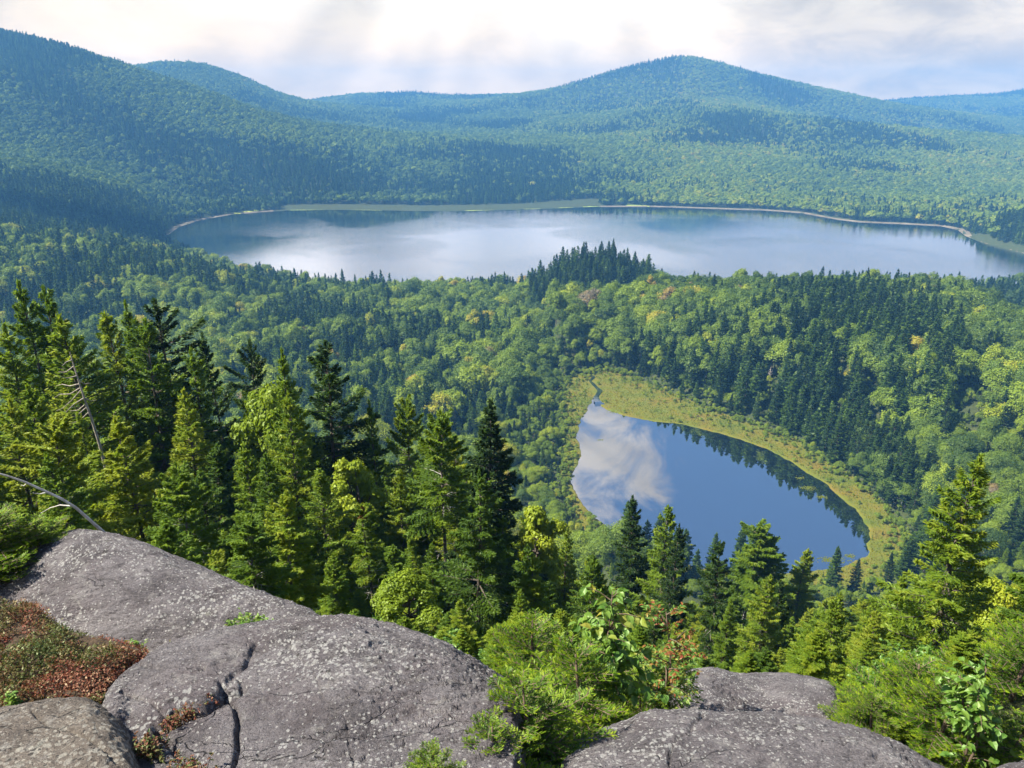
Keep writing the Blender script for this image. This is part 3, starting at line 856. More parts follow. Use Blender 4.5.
h = np.where((px < 545) & (py > 400), h * np.interp(px, [420, 540], [1.0, 0.62]), h)
h = np.clip(h, 1.6, 21)
h = np.where((y > 480) & (kind == 0), h * 1.12, h)
dark = fbm(xyz(x / 90, y / 90), 2, 0.5, 41) - np.interp(px, [540, 680], [0.0, 0.75])  # leafy crowns towards the right tinted darker to stand for shade
tint = np.where(kind == 0, np.clip(0.22 + 0.14 * rng.normal(0, 1, len(x)), 0, 0.7), np.clip(0.50 + 0.18 * dark + 0.18 * rng.normal(0, 1, len(x)), 0.02, 0.82))
r = rng.random(len(x))
tint = np.where((kind == 1) & (px > 400) & (px < 560) & (y < 330), np.minimum(tint + 0.14, 0.80), tint)
tint = np.where((kind == 1) & (r < 0.008), 0.88, tint)
tint = np.where((kind == 1) & (r > 0.992), 0.94, tint)
zone = np.where(px < 545, np.where(y > 430, 'ridge_left', 'valley'), np.where(y > 470, 'ridge_right', np.where(bogd < 40, 'bank', 'wood_right')))
zone = np.where((np.abs(px - 592) < 62) & (y > 500), 'knoll', zone)
put(x, y, z, h, kind, tint, zone.astype(object))

# the tall dark edge that mirrors in the pond's right end
e_ = densify(BOG, 700)
epx, epy, _ = project(np.c_[e_, np.full(len(e_), 20.0)])
m = np.where((epx > 770) & (epy < 512))[0]
m = np.repeat(m, 2)
ec = BOG.mean(0)
eo = e_[m] + norm(e_[m] - ec) * rng.uniform(0.8, 11, len(m))[:, None] + rng.normal(0, 0.8, (len(m), 2))
sel = rng.random(len(m)) < 0.42
eo = eo[sel]
put(eo[:, 0], eo[:, 1], hz(eo[:, 0], eo[:, 1]), np.clip(rng.normal(19, 2.5, len(eo)), 13, 24), 0, np.clip(rng.normal(0.22, 0.1, len(eo)), 0.02, 0.5), 'bank')

# understory filling the gaps behind the bog and in the valley
x, y = scatter(190, 430, 4.6, 0.86)
z = hz(x, y); bogd = inside_dist(x, y, BOG); px, py, _ = project(xyz(x, y, z))
ok = (bogd > 4) & (bogd < 90)
x, y, z, px = x[ok], y[ok], z[ok], px[ok]
put(x, y, z, np.clip(rng.normal(5.5, 1.8, len(x)), 2, 9), (rng.random(len(x)) < 0.75).astype(int), np.clip(rng.normal(0.48, 0.14, len(x)), 0.05, 0.78), np.where(px < 545, 'valley', 'wood_right').astype(object))

# -- the far hills, thinned where the ground is hidden
colmax = {}
def visible(x, y, z, top):
    sl = (z + top - CAMZ) / y
    m = np.zeros(len(x), bool)
    ys = np.geomspace(60, 8000, 260); ws = np.linspace(-0.95, 0.95, 200)
    WX, YY = np.meshgrid(ws, ys, indexing='ij')
    S = (hz((WX * YY).ravel(), YY.ravel()).reshape(WX.shape) - CAMZ) / YY
    R = np.maximum.accumulate(S, 1)
    i = np.clip(((x / y) - ws[0]) / (ws[1] - ws[0]), 0, 199).astype(int)
    j = np.clip(np.searchsorted(ys, y * 0.99) - 1, 0, 259)
    return sl > R[i, j] - 0.001
for (a, b, s, sc) in ((640, 1150, 6.4, 1.0), (1150, 1900, 7.2, 1.0), (1900, 2600, 8.8, 1.05), (2600, 3300, 11.0, 1.1), (3300, 4700, 14.0, 1.25)):
    x, y = scatter(a, b, s, 0.80)
    z = hz(x, y)
    laked = inside_dist(x, y, LAKE)
    px, py, dep = project(xyz(x, y, z))
    ok = (laked > 8) & visible(x, y, z, 14 * sc) & (px > -170) & (px < 1190)
    ok &= ~((laked < 62) & (px > 280) & (px < 600) & (y > 1000))
    ok &= ~((y < 700) & (laked < 0))
    if a == 640:
        ok &= y > 700
    x, y, z, px, py, laked = x[ok], y[ok], z[ok], px[ok], py[ok], laked[ok]
    pt = fbm(xyz(x / 240, y / 240), 3, 0.5, 51) + rng.normal(0, 0.16, len(x))
    cf = np.interp(z, [0, 60, 200, 290], [-0.12, -0.28, -0.18, 0.25])
    cf = np.where(laked < 60, 0.1, cf)
    cf = np.where((px < 300) & (y < 1150), 0.02, cf)
    kind = np.where(pt < cf, 0, 1)
    h = np.where(kind == 0, rng.normal(14, 2.5, len(x)), rng.normal(12.5, 1.8, len(x))) * sc
    dark = fbm(xyz(x / 200, y / 200), 3, 0.5, 61)
    lefth = np.interp(px, [0, 380, 640], [0.30, 0.26, 0.0]) * np.interp(y, [900, 1100, 2300, 3000], [0.4, 1, 1, 0.5])  # darker tint on the left hill's crowns stands for its shade
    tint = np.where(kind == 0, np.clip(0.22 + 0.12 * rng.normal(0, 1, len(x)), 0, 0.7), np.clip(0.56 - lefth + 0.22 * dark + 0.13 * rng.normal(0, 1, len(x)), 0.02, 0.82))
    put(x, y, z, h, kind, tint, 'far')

# -- trees singled out in the photograph: top pixel, forward distance, kind, tint, width factor, near model, label
HEROES = [
    (22, 283, 36, 0, 0.45, 0.85, 1, 'slender spruce at the left edge, taller than its neighbours'),
    (40, 288, 38, 0, 0.40, 0.8, 3, 'slender spruce just right of the taller one at the left edge'),
    (4, 328, 30, 0, 0.62, 1.0, 0, 'yellow-green spruce cut by the left edge of the picture'),
    (60, 318, 33, 0, 0.78, 1.2, 4, 'bright yellow-green fir left of the leaning dead snag'),
    (108, 316, 37, 0, 0.66, 1.0, 13, 'pointed green-gold spruce just right of the leaning dead snag'),
    (124, 303, 42, 0, 0.45, 0.75, 7, 'narrow spire of a spruce rising between two wider spruces on the left'),
    (136, 322, 36, 0, 0.50, 0.9, 9, 'spruce with a grey lower trunk right of the narrow spire'),
    (161, 302, 40, 0, 0.10, 1.1, 6, 'dark bare-stemmed spruce standing tallest against the pale valley trees on the left'),
    (188, 352, 38, 0, 0.50, 0.9, 11, 'small pointed spruce below and right of the dark tall one'),
    (210, 336, 44, 0, 0.25, 0.7, 12, 'thin dark spruce with a bare lower stem against the valley'),
    (246, 344, 42, 0, 0.25, 0.8, 6, 'dark spruce behind the bright green crowns left of centre'),
    (28, 385, 27, 0, 0.58, 1.1, 5, 'spruce with a gold-green top in front of the left spruce wall'),
    (182, 392, 30, 0, 0.72, 1.15, 4, 'broad yellow-green fir below the dark tall spruce on the left'),
    (80, 415, 26, 0, 0.62, 1.0, 2, 'fir rising just behind the bleached fallen branch'),
    (268, 345, 36, 1, 0.60, 0.75, 0, 'bright green leafy tree between spruces left of centre'),
    (283, 352, 34, 0, 0.55, 0.85, 2, 'spruce with a pointed top left of the tall flat-crowned pine-like one'),
    (327, 345, 36, 0, 0.22, 1.05, 6, 'tall spruce with a dark ragged top and a bare grey trunk, left of centre'),
    (246, 445, 26, 0, 0.52, 1.15, 0, 'broad green fir above the crest of the left boulder'),
    (287, 395, 31, 0, 0.80, 0.9, 11, 'spruce with yellow layered boughs below the ragged dark-topped one'),
    (318, 470, 26, 0, 0.62, 1.2, 8, 'wide green fir above the saddle where the left and middle rocks meet'),
    (366, 505, 24, 0, 0.55, 1.0, 10, 'spruce with a rust-brown top and a bare dark stem behind the middle boulder'),
    (352, 425, 30, 1, 0.70, 0.9, 1, 'vivid green birch crown among dark spruces left of centre'),
    (370, 402, 36, 0, 0.35, 0.75, 7, 'dark narrow spruce left of the lone bare-trunked one'),
    (407, 403, 38, 0, 0.60, 0.75, 14, 'lone slender spruce with a long bare trunk left of centre'),
    (440, 418, 27, 0, 0.50, 0.95, 14, 'spruce with a long dark bare trunk above the middle boulder'),
    (487, 402, 30, 0, 0.06, 1.25, 0, 'tall dark spruce at the centre, blackest of the slope'),
    (400, 470, 30, 0, 0.72, 1.0, 13, 'yellow-green spruce between the two bare trunks'),
    (460, 600, 15, 0, 0.66, 1.5, 8, 'small pale green fir standing just above the middle boulder'),
    (537, 482, 34, 1, 0.70, 0.85, 3, 'bright leafy tree left of the pond, taller than its neighbours'),
    (592, 557, 22, 0, 0.40, 1.2, 8, 'little round-topped dark fir below the pond'),
    (567, 528, 40, 0, 0.66, 0.9, 2, 'small olive spruce below the pond outlet side'),
    (637, 497, 46, 0, 0.24, 0.9, 5, 'dark spruce with its tip against the bright pond water'),
    (666, 508, 44, 0, 0.50, 1.05, 13, 'green spruce right of the dark one against the pond water'),
    (676, 528, 38, 0, 0.15, 0.9, 12, 'dark spruce in front of the green one against the pond water'),
    (720, 545, 34, 0, 0.30, 0.9, 9, 'slim dark spruce with a visible stem left of the bushy pond-edge pair'),
    (755, 524, 62, 0, 0.52, 1.4, 10, 'olive-green bushy conifer with its crown against the blue pond'),
    (767, 540, 62, 0, 0.50, 1.4, 14, 'smaller bushy conifer leaning on the one against the blue pond'),
    (805, 548, 64, 0, 0.85, 1.2, 5, 'pale yellowish conifer in front of the lily pads'),
    (770, 575, 30, 0, 0.68, 1.2, 4, 'broad green fir below the pond, behind the far rock ledge'),
    (782, 580, 33, 0, 0.22, 0.9, 1, 'dark spruce behind the broad green fir below the pond'),
    (836, 600, 20, 0, 0.62, 1.3, 8, 'bushy fir right of the far rock ledge'),
    (905, 575, 22, 0, 0.60, 1.2, 2, 'green fir left of the big right-hand spruce'),
    (978, 456, 19, 0, 0.60, 1.15, 4, 'big spruce filling the right side, its top over the bog meadow'),
    (1018, 612, 12, 0, 0.72, 1.3, 8, 'small fir with a bare stem cut by the right edge'),
    (1002, 560, 24, 1, 0.74, 0.9, 2, 'yellow-green leafy tree behind the big right-hand spruce'),
    (730, 600, 26, 0, 0.55, 1.0, 0, 'green fir behind the far rock ledge'),
    (870, 640, 13, 0, 0.66, 1.5, 8, 'low wide fir beside the far rock ledge'),
    (930, 650, 12, 0, 0.62, 1.5, 4, 'low spruce in front of the big right-hand spruce'),
    (520, 590, 18, 0, 0.60, 1.3, 2, 'small olive fir behind the fir boughs between the boulders'),
    (560, 610, 14, 0, 0.66, 1.5, 8, 'low yellow-green fir behind the leafy birch sapling'),
    (430, 545, 22, 0, 0.45, 1.1, 5, 'dark green fir behind the small pale fir'),
    (500, 520, 28, 0, 0.35, 1.0, 3, 'dark green spruce right of the tall blackest one'),
]
hero_model, hero_wid = {}, {}
for n, (hx_, hy_, Y, k, tn, wd, mod, lab) in enumerate(HEROES):
    q = P(hx_, hy_, Y)
    zg = h1(q[0], Y)
    put([q[0]], [Y], [zg], [max(q[2] - zg, 1.0)], k, min(tn + (0.14 if 0.3 < tn < 0.75 and k == 0 else 0), 0.92), 'hero', n)
    hero_model[n] = mod; hero_wid[n] = wd
T = {k: np.concatenate(v) for k, v in trees.items()}
NT_ = len(T['x'])
ishero = np.array([q is not None for q in T['hero']])
# no wild tree right on top of a singled-out one
hxy = np.c_[T['x'][ishero], T['y'][ishero]]
keep = np.ones(NT_, bool)
nearm = (T['y'] < 80) & ~ishero
dd = np.sqrt(((np.c_[T['x'], T['y']][nearm][:, None] - hxy[None]) ** 2).sum(-1)).min(1)
keep[np.where(nearm)[0][dd < 1.5]] = False
T = {k: v[keep] for k, v in T.items()}; ishero = ishero[keep]; NT_ = len(T['x'])

dist = np.sqrt(T['x'] ** 2 + T['y'] ** 2)
lod = np.where(dist < 85, 0, np.where(dist < 300, 1, np.where(dist < 950, 2, 3)))
var = np.zeros(NT_, int)
for kk in (0, 1):
    for l in range(4):
        m = (T['k'] == kk) & (lod == l)
        var[m] = rng.integers(0, len(PROTO[('c' if kk == 0 else 'b', l)]), m.sum())
wid = rng.uniform(0.9, 1.25, NT_) * np.where(T['y'] < 170, 1.0, 1.0) * np.where((T['k'] == 1) & (T['y'] > 170), rng.uniform(0.78, 1.2, NT_), 1.0)
wid = np.where((T['k'] == 0) & (T['h'] < 6), wid * np.interp(T['h'], [1, 6], [1.5, 1.0]), wid)
wid = np.where((T['k'] == 0) & (T['h'] > 12), wid * 0.92, wid)
for q in np.where(ishero)[0]:
    var[q] = hero_model[T['hero'][q]]; wid[q] = hero_wid[T['hero'][q]] * 0.94; lod[q] = 0
canon = np.where(T['k'] == 0, 10.0, np.where(lod == 3, 11.0, 12.0))
DEAD = [(771, 366, 330), (876, 390, 300), (983, 408, 285), (845, 372, 325), (970, 400, 292)]
for (dpx, dpy, dY) in DEAD:
    _px, _py, _ = project(xyz(T['x'], T['y'], T['z'] + T['h']))
    m = (T['y'] < dY + 4) & (T['y'] > 150) & (np.abs(_px - dpx) < 8) & (_py < dpy + 26)
    lim_ = dpy + rng.uniform(26, 40, m.sum()); v_ = (lim_ - 384) / F
    T['h'][m] = np.clip(CAMZ + T['y'][m] * (-SP - v_ * CP) / (CP - v_ * SP) - T['z'][m], np.minimum(4.0, T['h'][m]), T['h'][m])
# a singled-out tree keeps its top clear of the wild ones in front of it
_px, _py, _ = project(xyz(T['x'], T['y'], T['z'] + T['h']))
for q in np.where(ishero)[0]:
    m = (~ishero) & (T['y'] < T['y'][q] + 1) & (np.abs(_px - _px[q]) < 17) & (_py < _py[q] + 62)
    if m.any():
        lim_ = _py[q] + rng.uniform(62, 85, m.sum())
        v_ = (lim_ - 384) / F
        T['h'][m] = np.clip(CAMZ + T['y'][m] * (-SP - v_ * CP) / (CP - v_ * SP) - T['z'][m], 0.8, T['h'][m])
sz = T['h'] / canon
sxy = np.where(T['k'] == 0, sz * wid, sz * wid)
rot = rng.uniform(0, 6.283, NT_)

# -- which trees show largest: paint rough outlines far to near and count what stays in view
ROCK_TOP = curve([(0, 566), (30, 548), (60, 533), (85, 528), (120, 535), (160, 548), (210, 570), (260, 592), (310, 612), (350, 616), (400, 628), (450, 648), (490, 672), (520, 700), (535, 768), (556, 768), (580, 745), (610, 728),
                  (650, 715), (690, 690), (690, 668), (760, 672), (800, 675), (840, 690), (900, 745), (950, 768), (1024, 768)])
ida = np.full((H, W), -1, np.int32)
bx, by, _ = project(xyz(T['x'], T['y'], T['z'])); tx, ty, dp = project(xyz(T['x'], T['y'], T['z'] + T['h']))
Rm = np.array([PROTO[('c' if T['k'][q] == 0 else 'b', lod[q])][var[q]][3] for q in range(NT_)]) * sxy
rpx = Rm * F / dp
order = np.argsort(-dist)
infr = (tx + rpx > 0) & (tx - rpx < W) & (ty < H) & (by > 0)
for q in order:
    if not infr[q]:
        continue
    y0_, y1_ = int(max(ty[q], 0)), int(min(by[q], H - 1))
    if y1_ <= y0_:
        continue
    hh = by[q] - ty[q]
    for yy in range(y0_, y1_ + 1):
        t_ = (yy - ty[q]) / hh
        if T['k'][q] == 0:
            r_ = rpx[q] * min(t_ * 1.1, 0.9)
        else:
            r_ = rpx[q] * math.sqrt(max(1 - (2 * t_ / 0.85 - 1) ** 2, 0)) if t_ < 0.85 else 0.5
        a, b = int(max(tx[q] - r_, 0)), int(min(tx[q] + r_ + 1, W))
        if b > a:
            ida[yy, a:b] = q
for xx in range(W):
    ida[int(ROCK_TOP(xx)):, xx] = -1
cntv = np.bincount(ida[ida >= 0], minlength=NT_)
solo = ishero.copy()
for kk in (0, 1):
    m = np.where((T['k'] == kk) & ~ishero & (cntv > 25))[0]
    m = m[np.argsort(-cntv[m])][:300 - int((ishero & (T['k'] == kk)).sum())]
    solo[m] = True

# ------------------------------------------------------------------ individual trees
ZONES = {
    'slope_left': ('on the steep slope behind the left boulder', 'on the slope behind the left boulder'),
    'slope_mid': ('on the steep slope above the middle boulder', 'on the slope above the middle boulder'),
    'slope_pond': ('on the slope between the rock ledge and the pond', 'on the slope below the pond'),
    'slope_right': ('on the slope at the right edge', 'on the slope at the right edge'),
    'valley': ('in the valley wood left of the pond', 'in the valley wood left of the pond'),
    'ridge_left': ('on the low ridge left of the lake', 'on the low ridge left of the lake'),
    'ridge_right': ('on the rise between pond and lake', 'on the rise between pond and lake'),
    'bank': ('at the forest edge behind the bog', 'at the forest edge behind the bog'),
    'wood_right': ('in the wood right of the pond', 'in the wood right of the pond'),
    'knoll': ('on the dark knoll against the lake', 'on the dark knoll against the lake'),
    'far': ('on the hillside beyond the lake', 'on the hillside beyond the lake'),
}
REF = ['the tallest spruce at far left', 'the second spruce from the left edge', 'the spruce cut by the left edge', 'the bright fir beside the leaning snag', 'the green-gold spruce beside the snag', 'the narrow spire on the left',
       'the grey-trunked spruce near the spire', 'the darkest tall spruce on the left', 'the pointed spruce below the dark one', 'the thin dark bare-stemmed spruce', 'the dark spruce left of centre', 'the gold-green fir at far left', 'the broad yellow-green fir on the left',
       'the fir behind the bleached branch', 'the leafy tree between left spruces', 'the pointed spruce left of centre', 'the ragged dark-topped spruce', 'the broad fir above the left boulder', 'the yellow-layered spruce', 'the wide fir above the rock saddle', 'the rust-topped spruce',
       'the vivid birch crown', 'the dark narrow spruce', 'the lone bare-trunked spruce', 'the long bare trunk', 'the blackest spruce at the centre', 'the spruce between bare trunks', 'the little pale fir by the rock', 'the bright leafy tree left of the pond', 'the round-topped dark fir', 'the small olive spruce',
       'the dark spruce against the pond', 'the green spruce against the pond', 'the second dark spruce by the pond', 'the slim dark spruce below the pond', 'the bushy olive conifer by the pond', 'the smaller bushy conifer', 'the pale yellowish conifer', 'the broad green fir below the pond', 'the dark spruce behind the ledge',
       'the bushy fir beside the ledge', 'the fir left of the big spruce', 'the big right-hand spruce', 'the bare-stemmed fir at the right edge', 'the leafy tree behind the big spruce', 'the green fir behind the ledge', 'the low wide fir by the ledge', 'the low spruce before the big spruce', 'the olive fir behind the fir boughs', 'the low fir behind the birch sapling', 'the dark green fir beside the pale fir', 'the dark green spruce near the blackest']
def tone(k, t):
    if k == 0:
        return 'dark' if t < 0.28 else ('mid green' if t < 0.55 else ('yellow-green' if t < 0.8 else 'golden-green'))
    return 'deep green' if t < 0.42 else ('mid green' if t < 0.62 else ('light green' if t < 0.86 else ('yellowing' if t < 0.93 else 'russet')))
def size_word(k, h):
    return ('small ' if h < 5 else ('' if h < 10 else 'tall ')) if k == 0 else ('small ' if h < 6 else '')
hero_px = {}
for q in np.where(ishero)[0]:
    hero_px[int(T['hero'][q])] = (tx[q], 0.6 * ty[q] + 0.4 * by[q], T['y'][q])
used_labels = {}
def own_label(q, word):
    """say which tree it is by its look and the nearest landmark tree"""
    k = int(T['k'][q]); cx_, cy_ = tx[q], 0.6 * ty[q] + 0.4 * by[q]
    near_ = sorted(hero_px, key=lambda n_: (hero_px[n_][0] - cx_) ** 2 + (hero_px[n_][1] - cy_) ** 2)
    look = f"{size_word(k, T['h'][q])}{tone(k, T['t'][q])} {word}"
    for n_ in near_[:4]:
        dx, dy = cx_ - hero_px[n_][0], cy_ - hero_px[n_][1]
        side = 'left of' if dx < 0 else 'right of'
        depth_ = 'behind' if T['y'][q] > hero_px[n_][2] else 'in front of'
        for rel in ([depth_] if abs(dx) < 9 else []) + ([f'just {side}'] if abs(dx) < 30 else [side]) + [f'{depth_} and {side}']:
            lab = f'{look} {rel} {REF[n_]}'
            if len(lab.split()) <= 16 and lab not in used_labels:
                used_labels[lab] = q
                return lab
    return None
def far_spot(q):
    """landmark wording for the small trees of the valley and the far bank"""
    x_, y_, zn = tx[q], ty[q], T['zone'][q]
    if zn == 'valley':
        if x_ < 330: return 'in the valley behind the left spruce tops'
        if x_ > 480: return "beside the bog's left margin"
        return 'in the valley below the low ridge' if y_ < 350 else 'in the valley behind the central spruces'
    if zn == 'ridge_left':
        return 'on the low ridge against the lake water' if y_ < 292 and x_ > 200 else 'on the low ridge under the blue hill'
    if zn == 'ridge_right':
        return 'along the lake side of the rise behind the pond' if y_ < 290 else 'on the rise between bog and lake'
    if zn in ('bank', 'wood_right'):
        if x_ < 720: return 'behind the top end of the bog'
        if x_ < 900:
            return 'at the top of the dark stand behind the bog' if y_ < 325 else ('in the left half of the dark stand behind the bog' if x_ < 805 else 'in the right half of the dark stand behind the bog')
        return 'high on the rise at the right behind the bog' if y_ < 370 else 'low on the rise at the right, beside the bog'
    return ZONES[zn][0]

def tree_object(q):
    k = int(T['k'][q]); pr = PROTO[('c' if k == 0 else 'b', int(lod[q]))][var[q]]
    kindname = 'spruce_tree' if k == 0 else 'broadleaf_tree'
    root = bpy.data.objects.new(kindname, None)
    C.objects.link(root)
    root.empty_display_size = 0.5
    root.location = (T['x'][q], T['y'][q], T['z'][q])
    root.rotation_euler = (0, 0, rot[q])
    root.scale = (sxy[q], sxy[q], sz[q])
    tk = link('trunk', pr[0], root); ck = link('crown', pr[1], root)
    ck['tint'] = float(T['t'][q]); tk['tint'] = 0.5
    word = 'spruce' if k == 0 else 'leafy tree'
    if T['hero'][q] is not None:
        tag(root, HEROES[T['hero'][q]][7], 'tree', 'trees on the slope below the ledge')
    else:
        zn = ZONES[T['zone'][q]]
        lab = own_label(q, word) if T['zone'][q].startswith('slope') else None
        if lab is None:
            lab = f"{size_word(k, T['h'][q])}{tone(k, T['t'][q])} {word} {far_spot(q)}"
            zn = (0, far_spot(q))
        tag(root, lab, 'tree', ('spruces ' if k == 0 else 'leafy trees ') + zn[1])
    return root
M['cone'] = plain_material('spruce cones', lambda t, v: t.ramp(t.noise(v, 30, 3), [(0.3, (0.10, 0.035, 0.02)), (0.7, (0.22, 0.075, 0.035))]))
for q in sorted(np.where(solo)[0], key=lambda q_: -cntv[q_]):
    r_ = tree_object(q)
    if T['hero'][q] is not None and 'rust-brown top' in HEROES[T['hero'][q]][7]:
        cb = MB(); n_ = 420
        zc_ = rng.uniform(9.0, 9.9, n_); rr_ = (10.1 - zc_) * 0.42 * np.sqrt(rng.random(n_)); a_ = rng.uniform(0, 6.28, n_)
        leaf_quads(cb, np.c_[rr_ * np.cos(a_) + np.interp(zc_, [0, 10], [0, 0.3]), rr_ * np.sin(a_), zc_], np.c_[rng.normal(0, 0.4, (n_, 2)), -np.ones(n_)], rng.normal(0, 1, (n_, 3)), 0.11, 0.05, 0, None, 0.5)
        link('cones', cb.mesh('cones', [M['cone']]), r_)['kind'] = 'stuff'

# ------------------------------------------------------------------ the rest of the woods: one object per kind
def scatter_object(name, pts, protos, pid, scl, rotz, tint, label=None, cat=None):
    me = bpy.data.meshes.new(name)
    me.vertices.add(len(pts)); me.vertices.foreach_set('co', np.asarray(pts, np.float32).ravel())
    for nm, ty_, dat in (('pid', 'INT', pid), ('tint', 'FLOAT', tint)):
        a = me.attributes.new(nm, ty_, 'POINT'); a.data.foreach_set('value', np.asarray(dat))
    a = me.attributes.new('scl', 'FLOAT_VECTOR', 'POINT'); a.data.foreach_set('vector', np.asarray(scl, np.float32).ravel())
    a = me.attributes.new('rot', 'FLOAT_VECTOR', 'POINT'); a.data.foreach_set('vector', np.c_[0 * rotz, 0 * rotz, rotz].astype(np.float32).ravel())
    o = link(name, me)
    ng = bpy.data.node_groups.new(name, 'GeometryNodeTree')
    ng.interface.new_socket('Geometry', in_out='INPUT', socket_type='NodeSocketGeometry')
    ng.interface.new_socket('Geometry', in_out='OUTPUT', socket_type='NodeSocketGeometry')
    n = ng.nodes
    gi = n.new('NodeGroupInput'); go = n.new('NodeGroupOutput'); jn = n.new('GeometryNodeJoinGeometry')
    def named(nm, ty_):
        q = n.new('GeometryNodeInputNamedAttribute'); q.data_type = ty_; q.inputs[0].default_value = nm
        return [s for s in q.outputs if s.enabled and s.name == 'Attribute'][0]
    pa, sa, ra = named('pid', 'INT'), named('scl', 'FLOAT_VECTOR'), named('rot', 'FLOAT_VECTOR')
    for i_, me_ in enumerate(protos):
        po = bpy.data.objects.new(name + '_model', me_)
        oi = n.new('GeometryNodeObjectInfo'); oi.inputs['Object'].default_value = po; oi.inputs['As Instance'].default_value = True
        cmp = n.new('FunctionNodeCompare'); cmp.data_type = 'INT'; cmp.operation = 'EQUAL'
        ci = [s for s in cmp.inputs if s.enabled]
        ng.links.new(pa, ci[0]); ci[1].default_value = i_
        ip = n.new('GeometryNodeInstanceOnPoints')
        ng.links.new(gi.outputs[0], ip.inputs['Points'])
        ng.links.new([s for s in cmp.outputs if s.enabled][0], ip.inputs['Selection'])
        ng.links.new(oi.outputs['Geometry'], ip.inputs['Instance'])
        ng.links.new(ra, ip.inputs['Rotation']); ng.links.new(sa, ip.inputs['Scale'])
        ng.links.new(ip.outputs[0], jn.inputs[0])
    ng.links.new(jn.outputs[0], go.inputs[0])
    md = o.modifiers.new('scatter', 'NODES'); md.node_group = ng
    return tag(o, label, cat, None, 'stuff')

for kk, key, nm in ((0, 'c', 'conifer_forest'), (1, 'b', 'broadleaf_forest')):
    m = np.where(~solo & (T['k'] == kk))[0]
    protos, off = [], {}
    for l in range(4):
        off[l] = len(protos); protos += [p[2] for p in PROTO[(key, l)]]
    pid = np.array([off[lod[q]] + var[q] for q in m])
    scatter_object(nm, np.c_[T['x'][m], T['y'][m], T['z'][m]], protos, pid, np.c_[sxy[m], sxy[m], sz[m]], rot[m], T['t'][m])
print('HIDDEN', [(HEROES[T['hero'][q]][7][:40], int(cntv[q])) for q in np.where(ishero)[0] if cntv[q] < 120])
print('TREES', NT_, 'solo', solo.sum(), 'conifers left', (~solo & (T['k'] == 0)).sum(), 'min shown', cntv[solo].min())

